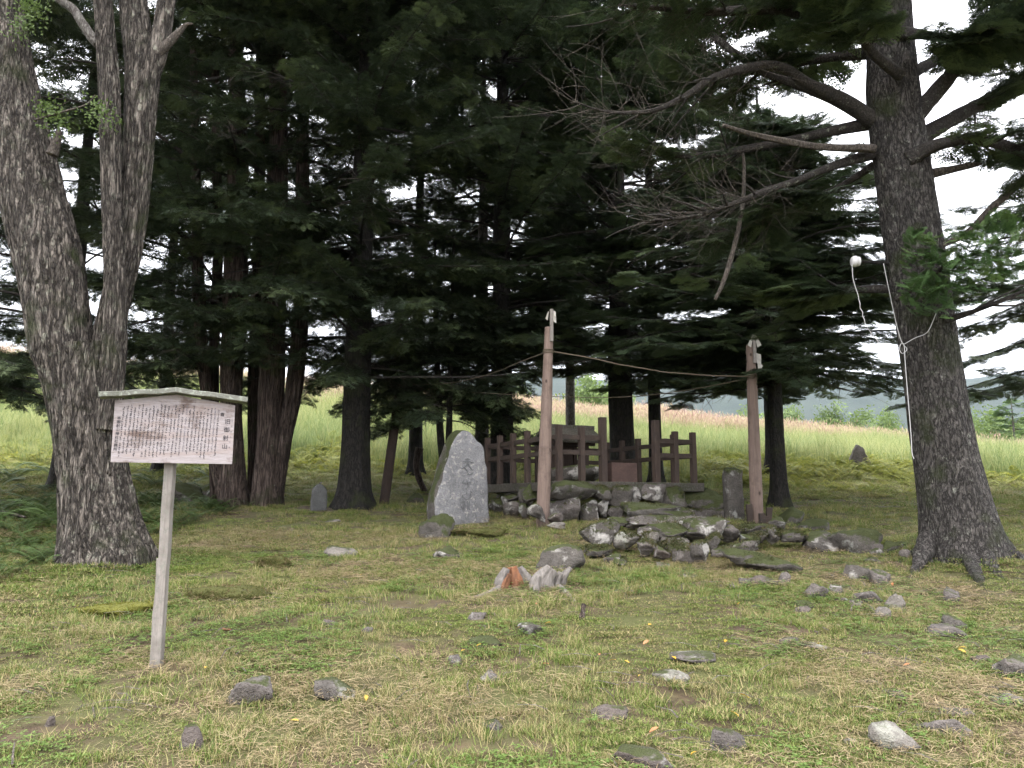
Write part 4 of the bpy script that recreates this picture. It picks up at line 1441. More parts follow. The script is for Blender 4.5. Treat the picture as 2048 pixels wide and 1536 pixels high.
c6 = lambda a: (1040 + a[0] / 3.531, 1040 + a[1] / 3.531, 960 + a[2] / 3.531, 960 + a[3] / 3.531, a[4])
c4 = lambda a: (960 + a[0] / 4.452, 960 + a[1] / 4.452, 800 + a[2] / 4.452, 800 + a[3] / 4.452, a[4])
WALL = [c6(a) for a in (
    (-10, 130, 55, 175, 'rock_moss'), (180, 245, 45, 190, 'rock'), (215, 515, 28, 160, 'rock_moss'), (195, 435, 150, 290, 'rock'), (425, 545, 148, 280, 'rock_lichen'),
    (520, 625, 128, 245, 'rock_lichen'), (525, 615, 48, 135, 'rock_moss'), (598, 765, 48, 195, 'rock_lichen'), (748, 865, 58, 165, 'rock_lichen'), (840, 995, 42, 165, 'rock'),
    (968, 1155, 55, 185, 'rock_moss'), (1125, 1495, 78, 255, 'rock_moss'), (715, 835, 165, 270, 'rock_moss'), (610, 730, 190, 270, 'rock'), (1290, 1500, 215, 290, 'rock'), (1150, 1310, 180, 270, 'rock'))]
WALL += [c4(a) for a in ((55, 225, 825, 960, 'rock_moss'), (205, 355, 845, 935, 'rock_lichen'), (105, 245, 900, 1040, 'rock_moss'), (235, 395, 925, 1070, 'rock'), (365, 525, 775, 935, 'rock_moss'),
                         (40, 130, 935, 1070, 'rock'), (-60, 70, 830, 960, 'rock_moss'), (-60, 60, 940, 1070, 'rock_moss'), (370, 470, 920, 1050, 'rock_moss'))]
k = 300
for (x0, x1, y0, y1, mt) in WALL:
    k += 1
    xc, yc = (x0 + x1) / 2, (y0 + y1) / 2
    Y = face_depth(xc) - .10
    sx, sz = (x1 - x0) / 2 * Y / F * 1.08, (y1 - y0) / 2 * Y / F * 1.10
    rock('stone', P(xc, yc, Y), (sx, min(.26, max(.15, sx * .8)), sz), M[mt], plat, k, (ANG if xc > 1112 else ANG - .9) * .6, rnd.uniform(-.08, .08), .6, 4, rough=.14)
# stones of the two hidden sides, so that the platform is closed
for side, (o_, d_, n_) in enumerate(((np.array((CX, CY, 0)) + U * LEN, V, U), (np.array((CX, CY, 0)) + V * LEN, U, V))):
    for q in range(6):
        for lv in range(2):
            k += 1
            c = o_ + d_ * (LEN * (q + .5) / 6) + n_ * .08
            g = float(H(c[0], c[1]))
            hh = (SZ - .16 - g) / 2
            if hh < .06:
                continue
            c[2] = g + hh * (lv + .5)
            rock('stone', c, (.25, .2, hh * .6), M[('rock_moss', 'rock')[(q + lv) % 2]], plat, k, ANG + (1.57 if side == 0 else 0), 0, .7, 2)

# steps and rubble in front
steps = thing('stone_steps', 'tumbled mossy stone steps leading up to the gate', 'steps', G(1300, 1110))
STEPS = [c6(a) for a in (
    (790, 1225, 168, 262, 'rock_moss'), (745, 835, 268, 315, 'rock_lichen'), (815, 1425, 255, 340, 'rock'), (1175, 1425, 285, 425, 'rock_lichen'),
    (440, 665, 298, 465, 'rock_lichen'), (675, 825, 352, 480, 'rock_pale'), (825, 955, 342, 410, 'rock'), (862, 965, 378, 478, 'rock_pale'), (895, 1190, 318, 428, 'rock_moss'),
    (978, 1065, 398, 490, 'rock'), (1045, 1170, 422, 520, 'rock'), (838, 955, 430, 530, 'rock'), (945, 1050, 480, 570, 'rock_brown'), (1195, 1345, 428, 580, 'rock_lichen'), (1075, 1205, 470, 580, 'rock'),
    (1330, 1410, 375, 510, 'rock_moss'), (1415, 1555, 318, 430, 'rock'), (1535, 1745, 320, 392, 'rock_moss'), (1535, 1665, 378, 455, 'rock_moss'), (1645, 1740, 365, 435, 'rock'), (1735, 1835, 340, 445, 'rock_lichen'),
    (1390, 1675, 448, 540, 'rock'), (1435, 1880, 515, 645, 'rock_moss'), (1840, 1990, 360, 440, 'rock_moss'), (1760, 1860, 270, 350, 'rock_moss'),
    (1000, 1190, 330, 420, 'rock_moss'), (640, 760, 270, 330, 'rock_moss'), (480, 640, 450, 540, 'rock_moss'), (640, 740, 540, 590, 'rock_lichen'))]
for (x0, x1, y0, y1, mt) in STEPS:
    k += 1
    xc, yc = (x0 + x1) / 2, (y0 + y1) / 2
    Y = 12.4 - (y1 - 985) * .0225
    sx, sz = (x1 - x0) / 2 * Y / F * 1.06, (y1 - y0) / 2 * Y / F * 1.06
    rock('stone', P(xc, yc, Y), (sx, min(.34, max(.14, sx * .75)), sz), M[mt], steps, k, rnd.uniform(-.15, .15), rnd.uniform(-.1, .1), .55, 4, rough=.2)

# moss cushions on the upper faces of the stones
for grp_o in (plat, steps):
    mv = []
    for ch in list(grp_o.children):
        if ch.name.startswith('stone'):
            vv = np.array([q.co for q in ch.data.vertices])
            nz = np.array([q.normal[2] for q in ch.data.vertices])
            w_ = vv + root_world(grp_o)
            sel = (nz > .45) & (fbm(w_[:, 0] * 3, w_[:, 1] * 3, w_[:, 2] * 3, 131, 2) > .47)
            mv.append(w_[sel])
    mv = np.vstack(mv)
    mr = np.random.RandomState(8)
    mv = mv[mr.permutation(len(mv))[:5000]]
    scatter('moss_fuzz', mv, np.stack([mr.normal(0, .5, len(mv)), mr.normal(0, .5, len(mv)), mr.uniform(0, 6.28, len(mv))], 1), mr.uniform(.5, 1.3, len(mv)), mr.randint(0, 2, len(mv)), FUZZ['stone'], grp_o)

# the timber fence
fence = thing('wooden_fence', 'weathered brown post and rail fence enclosing the small shrine', 'fence', (CX, CY, SZ - .14))
C0 = np.array((CX, CY, 0))
corner = [C0, C0 + U * LEN, C0 + U * LEN + V * LEN, C0 + V * LEN]
for i in range(4):
    a, b2 = corner[i], corner[(i + 1) % 4]
    d = (b2 - a) / LEN
    an = math.atan2(d[1], d[0])
    ext = .16 if i in (0, 2) else -.06
    bevel_box('sill', (a + b2) / 2 + (0, 0, SZ - .075 - (.004 if i % 2 else 0)), (LEN + ext * 2, .15, .145), M['sill_wood'], fence, an, .012, .008, cuts=12)
    if i == 0:
        ss = [(0, .88), (.41, .87), (.81, 1.04), (1.86, 1.04), (2.26, .87)]
        spans = [(0, .81), (1.86, 2.64)]
    else:
        ss = [(q * LEN / 5, .87) for q in range(5)]
        spans = [(0, LEN)]
    for s_, h in ss:
        w = .105 if h > 1 else .088
        c = a + d * s_
        bevel_box('post', c + (0, 0, SZ + h / 2 - .01), (w, w, h), M['fence_wood'], fence, ANG + rnd.uniform(-.03, .03), .008, .004, cuts=5)
    for (s0, s1) in spans:
        for zz in (.69, .45):
            c = a + d * (s0 + s1) / 2
            bevel_box('rail', c + (0, 0, SZ + zz + (0.004 if i % 2 else 0)), (s1 - s0 - .05, .038, .078), M['rail_wood'], fence, an, .006, .005, cuts=9)

# wooden offering box in the gate
bx = thing('wooden_box', 'plain brown wooden box standing in the fence gate', 'box', C0 + U * 1.33 + V * .3 + (0, 0, SZ - .02))
cb = C0 + U * 1.30 + V * .28
bevel_box('front_board', cb + (0, 0, SZ + .15) - V * .16, (.50, .022, .33), M['box_wood'], bx, ANG, .004, .003)
bevel_box('back_board', cb + (0, 0, SZ + .15) + V * .16, (.50, .022, .33), M['box_wood'], bx, ANG, .004, .003)
for s_ in (-1, 1):
    bevel_box('side_board', cb + (0, 0, SZ + .148) + U * s_ * .235, (.022, .29, .325), M['box_wood'], bx, ANG, .004, .003)
bevel_box('lid', cb + (0, 0, SZ + .30), (.44, .28, .02), M['box_wood'], bx, ANG, .004, .003)

# the small shrine inside
sc = C0 + U * 1.02 + V * 1.45
shr = thing('small_shrine', 'little weathered wooden shrine with a gabled roof inside the fence', 'shrine', sc + (0, 0, SZ - .05))
rock('base_stone', sc + (0, 0, SZ + .10), (.46, .40, .2), M['rock_lichen'], shr, 950, ANG, 0, .9, 3, rough=.05)
for a, b2 in ((-1, -1), (-1, 1), (1, -1), (1, 1)):
    bevel_box('pillar', sc + U * a * .26 + V * b2 * .2 + (0, 0, SZ + .47), (.07, .07, .44), M['fence_wood'], shr, ANG, .006, .003)
bevel_box('wall_panel', sc + V * .2 + (0, 0, SZ + .47), (.44, .02, .4), M['fence_wood'], shr, ANG, .003, .002)
bevel_box('wall_panel', sc - U * .26 + (0, 0, SZ + .47), (.02, .32, .4), M['fence_wood'], shr, ANG, .003, .002)
bevel_box('lintel', sc - V * .2 + (0, 0, SZ + .70), (.86, .08, .07), M['rail_wood'], shr, ANG, .006, .004)
bevel_box('lintel', sc + V * .2 + (0, 0, SZ + .70), (.86, .08, .07), M['rail_wood'], shr, ANG, .006, .004)
for s_ in (-1, 1):
    R = np.array(Matrix.Rotation(ANG, 3, 'Z') @ Matrix.Rotation(s_ * .5, 3, 'X'))
    bevel_box('roof_slope', sc - V * s_ * .235 + (0, 0, SZ + .845), (1.02, .56, .05), M['sill_wood'], shr, 0, .008, .006, R=R, cuts=8)
bevel_box('ridge', sc + (0, 0, SZ + 1.0), (1.08, .10, .08), M['sill_wood'], shr, ANG, .01, .006, cuts=8)

# ------------------------------------------------------------------ rope poles and ropes
def pole(label, base_px, top_px, Y0, Y1, r0, r1, mat='pole_wood', slat=True):
    b, tpt = P(*base_px, Y0), P(*top_px, Y1)
    b[2] = H(b[0], b[1])
    t = thing('rope_pole', label, 'pole', b)
    ax = tpt - b
    pts = [b - ax * .06, b, b + ax * .33, b + ax * .66, tpt]
    rr = np.random.RandomState(int(base_px[0]))
    knots = [(rr.uniform(0, 6.28), rr.uniform(.1, 1) * ax[2] + b[2]) for q in range(26)]
    def rf_(rad, th, p):
        z = p[:, 2][:, None]
        o = rad * (1 + .05 * (fbm(np.cos(th) * 2 + 5, np.sin(th) * 2, z * 1.5, 4, 2) - .5) * 2)
        for ka, kz in knots:
            dth = np.abs((th - ka + math.pi) % (2 * math.pi) - math.pi)
            o = o + .012 * np.exp(-((dth / .22) ** 2 + ((z - kz) / .025) ** 2))
        return o
    v, f = tube(pts, [r0 * 1.05, r0, r0 * .93 + r1 * .07, (r0 + r1) / 2, r1], 28, 150, rf_)
    obj('shaft', v, f, M[mat], t)
    return t, b, ax


lp, lb, lax = pole('front left rope pole of peeled wood with a slat and paper on top', (1085, 1046), (1098, 655), 12.0, 12.0, .098, .065)
top = lb + lax
bevel_box('slat', top + (.035, -.07, .02), (.05, .035, .50), M['post_wood'], lp, .3, .006, .003)
rp, rb, rax = pole('front right rope pole of peeled wood with folded paper on top', (1514, 1036), (1501, 690), 12.7, 12.7, .098, .07)
top2 = rb + rax
bevel_box('slat', top2 + (.035, -.08, -.08), (.05, .035, .46), M['post_wood'], rp, .1, .006, .003)


def zigzag(name, p, parent, n, w, h, dx, dz, flip=1):
    """folded paper streamer, each fold a tilted square"""
    vs, fs = [], []
    for q in range(n):
        o = np.array(p) + np.array((flip * dx * q, -.004 * q, -dz * q))
        tl = .02 if q % 2 else -.02
        a = [o + (0, 0, 0), o + (flip * w, tl, -h * .25), o + (flip * w * 1.05, tl, -h), o + (flip * .01, 0, -h * .85)]
        if n == 1:
            a = [o, o + (flip * w * .35, tl, -h * .05), o + (flip * w * 1.15, tl, -h * .9), o + (flip * w * .45, 0, -h * 1.1)]
        i = len(vs)
        vs += a + [z + np.array((0, .003, 0)) for z in a]
        fs += [(i, i + 1, i + 2, i + 3), (i + 7, i + 6, i + 5, i + 4), (i, i + 4, i + 5, i + 1), (i + 1, i + 5, i + 6, i + 2), (i + 2, i + 6, i + 7, i + 3), (i + 3, i + 7, i + 4, i)]
    obj(name, vs, fs, M['paper'], parent, False)


zigzag('paper_streamer', top + (.05, -.06, .26), lp, 2, .05, .12, .008, .08)
zigzag('paper_streamer', top + (.0, -.06, .24), lp, 1, .05, .13, .01, .08, -1)
zigzag('paper_streamer', top2 + (.045, -.09, .13), rp, 1, .085, .17, .02, .1)
zigzag('paper_streamer', top2 + (.02, -.09, .13), rp, 1, .085, .17, .02, .1, -1)
zigzag('paper_streamer', top2 + (.06, -.06, -.14), rp, 3, .075, .12, .008, .085)
for t_, b_, ax_, zz in ((lp, lb, lax, 700), (rp, rb, rax, 752)):
    for q in range(3):
        c = P(1096 if t_ is lp else 1503, zz + q * 3, b_[1])
        u = (c[2] - b_[2]) / ax_[2]
        c = b_ + ax_ * u
        rr = .098 * (1 - u) + (.065 if t_ is lp else .07) * u + .008
        a = np.linspace(0, 6.283, 25)
        v, f = tube(np.stack([c[0] + rr * np.cos(a), c[1] + rr * np.sin(a), np.full(25, c[2])], 1), [.008, .008], 6, 25)
        obj('rope_turn', v, f, M['rope'], t_)
# stakes wedged at the foot of the right pole
for dx, dy, h, tl in ((-.13, -.06, .34, -.03), (.03, -.15, .22, .03), (.17, -.05, .30, .08), (.1, -.14, .18, -.02)):
    g = rb + np.array((dx, dy, 0))
    R = np.array(Matrix.Rotation(tl, 3, 'Y'))
    bevel_box('stake', (g[0], g[1], float(H(g[0], g[1])) + h / 2 - .05), (.09, .07, h), M['rail_wood'], rp, 0, .012, .006, R=R)
wr = G(1060, 1050)
wedge = [(1046, 1096, 1000, 1050, 'rock_lichen', 'tilted slab wedged against the left rope pole foot'), (1095, 1130, 1026, 1050, 'rock_brown', 'reddish stone on the right of the left rope pole foot'), (1092, 1130, 1044, 1062, 'rock_pale', 'pale flat stone in front of the left rope pole foot')]
for q, (x0, x1, y0, y1, mt, lab) in enumerate(wedge):
    Y = 11.75 - .06 * q
    c = P((x0 + x1) / 2, (y0 + y1) / 2, Y)
    tag(rock('rock', c, ((x1 - x0) / 2 * Y / F, .14, (y1 - y0) / 2 * Y / F * (.62 if q == 0 else 1)), M[mt], None, 975 + q, 0, .55 if q == 0 else 0, 1.0, 4, base=c, rough=.2), lab, 'rock')

bl, bb, bax = pole('leaning thin rope pole of bare wood behind the inscribed stone', (768, 1000), (814, 672), 15.6, 16.2, .095, .07, 'fence_wood')
cord('rope', [(1100, 702), (1180, 716), (1260, 733), (1340, 745), (1420, 751), (1497, 753)], 12.05, .009, M['rope'], 'straw rope strung between the two front rope poles', 'rope', 120, .6, .012)
cord('rope', [(1093, 704), (1040, 724), (980, 748), (900, 766), (812, 770)], 12.0, .006, M['rope'], 'rope running back from the left rope pole to the leaning pole', 'rope', 80, 4.0)
cord('rope', [(1495, 757), (1400, 776), (1300, 790), (1200, 795), (1060, 791), (940, 784), (812, 774)], 12.7, .006, M['rope'], 'thin rope from the right rope pole back to the leaning pole', 'rope', 120, 3.4)

# ------------------------------------------------------------------ standing stones
def loft(outline, thick, base, yaw, n=96, bulge=.03, seed=0, taper=.9):
    """upright slab: outline (u, v) in metres, front face towards -y before yaw"""
    o = catmull([(a, 0, b_) for a, b_ in outline + [outline[0]]], n + 1)[:-1]
    c = np.array((o[:, 0].mean(), 0, o[:, 2].mean()))
    layers = [(0, .18, 0), (0, .45, .0), (0, .72, 0), (.004, .92, 0), (.02, .985, 1), (.05, 1.0, 1), (thick * .5, 1.03, 1), (thick * .85, .97 * taper, 1), (thick, .75 * taper, 1), (thick * 1.03, .3, 1)]
    vs, fs, fm = [], [], []
    for d, s, m in layers:
        q = c + (o - c) * s
        q[:, 2] = np.where(q[:, 2] < c[2], np.minimum(q[:, 2], q[:, 2]), q[:, 2])
        q[:, 1] = d
        amp = bulge if m else .012
        q = q + (np.stack([fbm(q[:, 0] * 6 + 3, q[:, 1] * 6 + 9, q[:, 2] * 6, seed + w, 3) for w in range(3)], 1) - .5) * 2 * amp
        vs.append(q)
    L = len(layers)
    for i in range(L - 1):
        for j in range(n):
            j2 = (j + 1) % n
            fs.append((i * n + j, i * n + j2, (i + 1) * n + j2, (i + 1) * n + j))
            fm.append(layers[i + 1][2] if layers[i + 1][0] > .02 else 0)
    vs = np.vstack(vs)
    fs.append(tuple(range(n - 1, -1, -1)))
    fm.append(0)
    fs.append(tuple((L - 1) * n + q for q in range(n)))
    fm.append(1)
    cz, sz = math.cos(yaw), math.sin(yaw)
    R = np.array(((cz, -sz, 0), (sz, cz, 0), (0, 0, 1)))
    return vs @ R.T + base, fs, fm, R


SY = 12.45
k_ = SY / F / 6.98
YAW = math.radians(27)
out = [(150, 1560), (140, 1250), (215, 900), (300, 600), (380, 320), (445, 215), (530, 165), (620, 200), (700, 300), (800, 400), (832, 600), (852, 900), (856, 1200), (852, 1560), (500, 1580)]
out = [((x - 150) * k_ / math.cos(YAW), (1470 - y) * k_) for x, y in out]
sb = P(850 + 150 / 6.98, 840 + 1440 / 6.98, SY)
stele = thing('inscribed_stone', 'tall pale inscribed stone slab with mossy shoulder beside the platform', 'stone slab', sb)
v, f, fm, R = loft(out, .6, sb, YAW, 120, .03, 5)
slab = obj('slab', v, f, [M['stele'], M['rock_moss']], stele, True, fm)
# carved strokes
STROKES = [[(540, 578), (600, 580)], [(505, 615), (570, 612), (645, 628)], [(570, 640), (530, 690), (480, 720)], [(575, 640), (600, 690), (640, 740)], [(510, 690), (560, 740), (580, 790)], [(640, 770), (610, 795), (560, 800)],
           [(520, 880), (500, 920), (560, 910), (610, 900)], [(560, 880), (580, 960), (545, 1000)], [(500, 1080), (515, 1120), (560, 1145), (600, 1110), (610, 1060)], [(555, 1050), (565, 1075)], [(610, 1030), (635, 1048)],
           [(490, 1180), (540, 1175)], [(515, 1160), (520, 1200), (480, 1250)], [(520, 1210), (525, 1290)], [(500, 1230), (495, 1280)], [(570, 1165), (575, 1290)], [(595, 1170), (590, 1260), (610, 1290)], [(530, 1215), (550, 1235)]]
for st in STROKES:
    pl = np.array([((x - 150) * k_ / math.cos(YAW), 0, (1470 - y) * k_) for x, y in st])
    c = catmull(pl, 10)
    d = np.gradient(c, axis=0)
    d /= np.linalg.norm(d, axis=1)[:, None]
    nrm = np.stack([-d[:, 2], d[:, 1] * 0, d[:, 0]], 1)
    w = (.004 + .004 * np.sin(np.linspace(.3, 2.9, 10)))[:, None]
    vs = np.vstack([c + nrm * w, c - nrm * w])
    # lay each stroke on the uneven face
    dep = []
    vv = np.array(vs)
    vs[:, 1] = -.014
    vs2 = vs.copy()
    vs2[:, 1] = .02
    n = 10
    fs = [(i, i + 1, n + i + 1, n + i) for i in range(n - 1)]
    fs += [(2 * n + i, i, n + i, 3 * n + i) for i in (0, n - 1)]
    fs += [(i, 2 * n + i, 2 * n + i + 1, i + 1) for i in range(n - 1)] + [(n + i + 1, 3 * n + i + 1, 3 * n + i, n + i) for i in range(n - 1)]
    obj('carved_stroke', np.vstack([vs, vs2]) @ R.T + sb, fs, M['carving'], slab, False)

# little gravestone left
gb = G(634, 1022)
q = gb[1] / F
out = [(0, -.1), (0, 24 * q), (2 * q, 42 * q), (9 * q, 51 * q), (18 * q, 53 * q), (25 * q, 48 * q), (30 * q, 38 * q), (31 * q, 0), (30 * q, -.1)]
v, f, fm, R = loft(out, .2, gb + (-12 * q, 0, 0), math.radians(18), 64, .012, 8)
gs = thing('gravestone', 'small round-topped dark gravestone beside the dark fir trunk', 'gravestone', gb)
obj('slab', v, f, [M['stele_dark'], M['rock_moss']], gs, True, fm)
rock('cap_pebble', gb + (4 * q, .05, 55 * q), (.025, .025, .02), M['rock_pale'], gs, 982, sub=2)
# stone pillar at the right end of the platform
pb = P(1474, 1035, 12.9)
pb[2] = H(pb[0], pb[1])
q = 12.9 / F
zt = P(1474, 936, 12.9)[2] - pb[2]
out = [(-18 * q, -.15), (-17 * q, zt * .4), (-18 * q, zt * .85), (-14 * q, zt * .98), (-2 * q, zt), (12 * q, zt * .99), (17 * q, zt * .92), (17 * q, zt * .5), (18 * q, 0), (17 * q, -.15)]
v, f, fm, R = loft(out, .26, pb, math.radians(10), 64, .022, 18)
tag(obj('stone_pillar', v, f, [M['rock_moss'], M['rock_moss']], None, True, fm, base=pb), 'squat mossy stone pillar between the platform and the right rope pole', 'stone pillar')
# pointed stone out in the meadow
mbp = G(1722, 940)
q = mbp[1] / F
out = [(-19 * q, -.3), (-19 * q, 12 * q), (-15 * q, 28 * q), (-7 * q, 44 * q), (-1 * q, 50 * q), (7 * q, 42 * q), (15 * q, 26 * q), (20 * q, 8 * q), (20 * q, -.3)]
v, f, fm, R = loft(out, .5, mbp, math.radians(-12), 64, .05, 28)
tag(obj('standing_stone', v, f, [M['rock'], M['rock']], None, True, fm, base=mbp), 'pointed purple grey stone standing in the meadow grass', 'standing stone')

# ------------------------------------------------------------------ the notice board
nb_ = G(313, 1338)
NY = nb_[1]
sign = thing('notice_board', 'weathered wooden notice board with gabled top on a leaning post', 'sign', nb_)
A = P(222, 923, NY - .10)
B = P(464, 930, NY + .17)
un = (B - A)
wid = np.linalg.norm(un[:2])
ux = np.array((un[0], un[1], 0)) / wid
nf = np.array((ux[1], -ux[0], 0))                 # towards the viewer
zb = (A[2] + B[2]) / 2
hs = (923 - 800) * (NY - .1) / F
hp = (927 - 789) * NY / F
mid = (A + B) / 2
mid[2] = zb
T_ = .028
vs = []
for d in (0, -T_):
    for a, z in ((-wid / 2, 0), (wid / 2, 0), (wid / 2, hs), (0, hp), (-wid / 2, hs)):
        vs.append(mid + ux * a + nf * (d + T_) + np.array((0, 0, z)))
fs = [(0, 1, 2, 3, 4), (9, 8, 7, 6, 5)] + [(i, i + 5, (i + 1) % 5 + 5, (i + 1) % 5) for i in range(5)]


def mat_board():
    m, nt, b_ = mk('board_face')
    tc = nt.nodes.new('ShaderNodeTexCoord')
    mp = nt.nodes.new('ShaderNodeMapping')
    mp.vector_type = 'TEXTURE'
    mp.inputs['Rotation'].default_value = (0, 0, math.atan2(ux[1], ux[0]))
    nt.links.new(tc.outputs['Object'], mp.inputs['Vector'])
    m2 = nt.nodes.new('ShaderNodeMapping')
    m2.inputs['Scale'].default_value = (.12, 1, 1)
    nt.links.new(mp.outputs[0], m2.inputs['Vector'])
    v_ = m2.outputs[0]
    n1 = noise(nt, v_, 70, 6, .7, .5)
    n2 = noise(nt, v_, 12, 5, .65, .6)
    n3 = noise(nt, mp.outputs[0], 5.0, 5, .65)
    n4 = noise(nt, v_, 24, 5, .7, .8)
    col = mixc(nt, ramp(nt, n1, [(.3, 0.), (.7, 1.)]), (.24, .207, .20), (.36, .325, .328))
    col = mixc(nt, ramp(nt, n2, [(.46, 0.), (.70, .6)]), col, (.26, .185, .15))
    col = mixc(nt, ramp(nt, math_(nt, 'ADD', n3, math_(nt, 'MULTIPLY', n4, .6)), [(.83, 0.), (.98, .8)]), col, (.10, .065, .05))
    setc(nt, b_, col, .85)
    bump(nt, b_, n1, .5, .004)
    return m


M['board_face'] = mat_board()
board = obj('board', vs, fs, M['board_face'], sign, False)
# gabled roof boards
pk = mid + np.array((0, 0, hp + .004)) + nf * .02
for (px, py, dY, rid) in ((199, 797, -.14, 0), (496, 808, .21, 1)):
    e = P(px, py, NY + dY)
    e = np.array((mid + ux * ((e[0] - mid[0]) / ux[0]))[:2].tolist() + [e[2]]) + nf * .02
    d = e - pk
    L = np.linalg.norm(d)
    d = d / L
    n_ = np.cross(d, nf)
    n_ = n_ if n_[2] > 0 else -n_
    R = np.stack([d, np.cross(n_, d), n_], 1)
    bevel_box('roof_board', pk + d * (L / 2 - (.006 if rid else .0)) + n_ * .018, (L, .15, .034), M['roof_wood'], sign, 0, .004, .004, R=R, cuts=40)
pbot, ptop = nb_ - np.array((0, 0, .3)), P(341, 925, NY + .05)
ptop = ptop + (0, 0, .40)
d = ptop - pbot
L = np.linalg.norm(d)
d /= L
sx_ = np.cross((0, 1, 0), d)
sx_ /= np.linalg.norm(sx_)
R = np.stack([sx_, np.cross(d, sx_), d], 1)
off = -nf * .05
bevel_box('post', (pbot + ptop) / 2 + off, (.062, .062, L), M['post_wood'], sign, 0, .006, .004, R=R, cuts=20)
bevel_box('splint', pbot + d * .62 + off + np.array((-.034, .0, 0)), (.016, .05, .75), M['post_wood'], sign, 0, .004, .004, R=R, cuts=6)
for s_ in (-.27, .27):
    bevel_box('batten', mid + ux * s_ - nf * (.017) + np.array((0, 0, .2)), (.04, .03, .36), M['post_wood'], sign, math.atan2(ux[1], ux[0]), .004, .002)


def text_mesh(body, size):
    c = bpy.data.curves.new('lettering', 'FONT')
    c.body = body
    c.size = size
    c.align_x = 'CENTER'
    c.extrude = 0.0012
    o = bpy.data.objects.new('lettering', c)
    COL.objects.link(o)
    me = bpy.data.meshes.new_from_object(o.evaluated_get(bpy.context.evaluated_depsgraph_get()))
    bpy.data.objects.remove(o)
    v = np.array([q.co for q in me.vertices])
    f = [tuple(p.vertices) for p in me.polygons]
    bpy.data.meshes.remove(me)
    return v, f


# crop-of-the-photograph coordinates (6.02 per pixel) to the board's face
def on_board(x, y):
    px, py = 180 + (x - 28) / 6.024, 760 + y / 6.024
    a = (px - 343) / (464 - 222) * wid
    zz = (926.5 - py) * NY / F
    return mid + ux * a + nf * (T_ + .0008) + np.array((0, 0, zz))


def glyphs(name, chars, x0, y0, x1, y1, size, mat):
    mb = MB()
    n = len(chars)
    for q, ch in enumerate(chars):
        t = q / max(1, n - 1)
        v, f = text_mesh(ch, size)
        v = v * (1, 1, 1)
        v[:, 1] -= size * .38
        p = on_board(x0 + (x1 - x0) * t, y0 + (y1 - y0) * t)
        mb.add(p + ux * v[:, 0:1] + np.array((0, 0, 1)) * v[:, 1:2] + nf * v[:, 2:3], f)
    return mb.build(name, mat, board, False)


pxm = NY / F / 6.024
glyphs('title_lettering', '旧御射山', 1655, 480, 1632, 785, 70 * pxm, M['ink'])
glyphs('title_reading', 'もとみさやま', 1710, 470, 1692, 800, 17 * pxm, M['ink_faded'])
glyphs('signature_lettering', '本御射山神社社務所', 343, 480, 325, 850, 44 * pxm, M['ink'])
glyphs('text_lettering', '霧', 1583, 395, 1583, 396, 48 * pxm, M['ink'])
# body of the text: brush marks too small to read in the photograph
rt = np.random.RandomState(3)
cols = list(np.linspace(1540, 395, 27))
for q, x in enumerate(cols):
    mb = MB()
    y0 = rt.choice((310, 330, 345, 360))
    y1 = rt.choice((930, 900, 860, 940, 910))
    y = y0 if q else 345
    while y < y1:
        if rt.uniform() < .06:
            y += 24
            continue
        for s_ in range(rt.randint(3, 6)):
            hor = rt.uniform() < .5
            cx_, cy_ = x - (y - 300) * .045 + rt.uniform(-7, 7), y + rt.uniform(-8, 8)
            l = rt.uniform(5, 13)
            wd = rt.uniform(1.4, 2.8)
            an = rt.uniform(-.25, .25) + (0 if hor else 1.57) + (rt.choice((-.7, .7)) if rt.uniform() < .3 else 0)
            dx, dy = math.cos(an) * l, math.sin(an) * l
            ex, ey = -math.sin(an) * wd, math.cos(an) * wd
            qd = [(cx_ - dx - ex, cy_ - dy - ey), (cx_ + dx - ex * .5, cy_ + dy - ey * .5), (cx_ + dx + ex * .5, cy_ + dy + ey * .5), (cx_ - dx + ex, cy_ - dy + ey)]
            mb.add([on_board(a, b_) + nf * .0004 * s_ for a, b_ in qd], [(0, 3, 2, 1)])
        y += 23.5
    mb.build('text_column', M['ink_faded' if rt.uniform() < .3 else 'ink'], board, False)['kind'] = 'stuff'

# ------------------------------------------------------------------ stump and small wood
sg_ = G(1060, 1178)
q = sg_[1] / F
stump = thing('tree_stump', 'rotten split tree stump, grey outside and orange inside', 'stump', sg_)
SP = [  # px range and height of each upright remnant: x0, x1, ytop, ybottom, material, lean
    (985, 1020, 1128, 1168, 'greywood', -.25, .02), (1012, 1032, 1132, 1170, 'heartwood', .05, .05), (1026, 1046, 1134, 1176, 'heartwood', .15, .03), (1040, 1066, 1128, 1162, 'greywood', .35, .10),
    (1058, 1096, 1146, 1192, 'greywood', -.5, -.02), (1092, 1112, 1152, 1186, 'greywood', -.45, .0), (1104, 1128, 1150, 1190, 'greywood', -.55, .04), (1062, 1082, 1162, 1196, 'greywood', -.1, -.08), (1000, 1016, 1138, 1172, 'heartwood', -.3, -.02)]
for k2, (x0, x1, y0, y1, mt, lean, dy) in enumerate(SP):
    g = sg_ + np.array((((x0 + x1) / 2 - 1060) * q, dy * 2.2, 0))
    g[2] = H(g[0], g[1]) - .05
    h = (y1 - y0) * q * .9 + .05
    w = (x1 - x0) * q
    pts = [g, g + (-lean * h * .3, 0, h * .5), g + (-lean * h, 0, h)]
    def spl(rad, th, p, sd=k2):
        z = p[:, 2][:, None]
        cut = .6 + .4 * np.cos(th * 2 + sd)
        return rad * (cut * .8 + 1.0 * np.abs(vnoise(np.cos(th) * 5 + sd, np.sin(th) * 5, z * 6, sd) - .4))
    v, f = tube(pts, [w * .75, w * .62, w * .3], 18, 24, spl)
    obj('splinter', v, f, M[mt], stump)
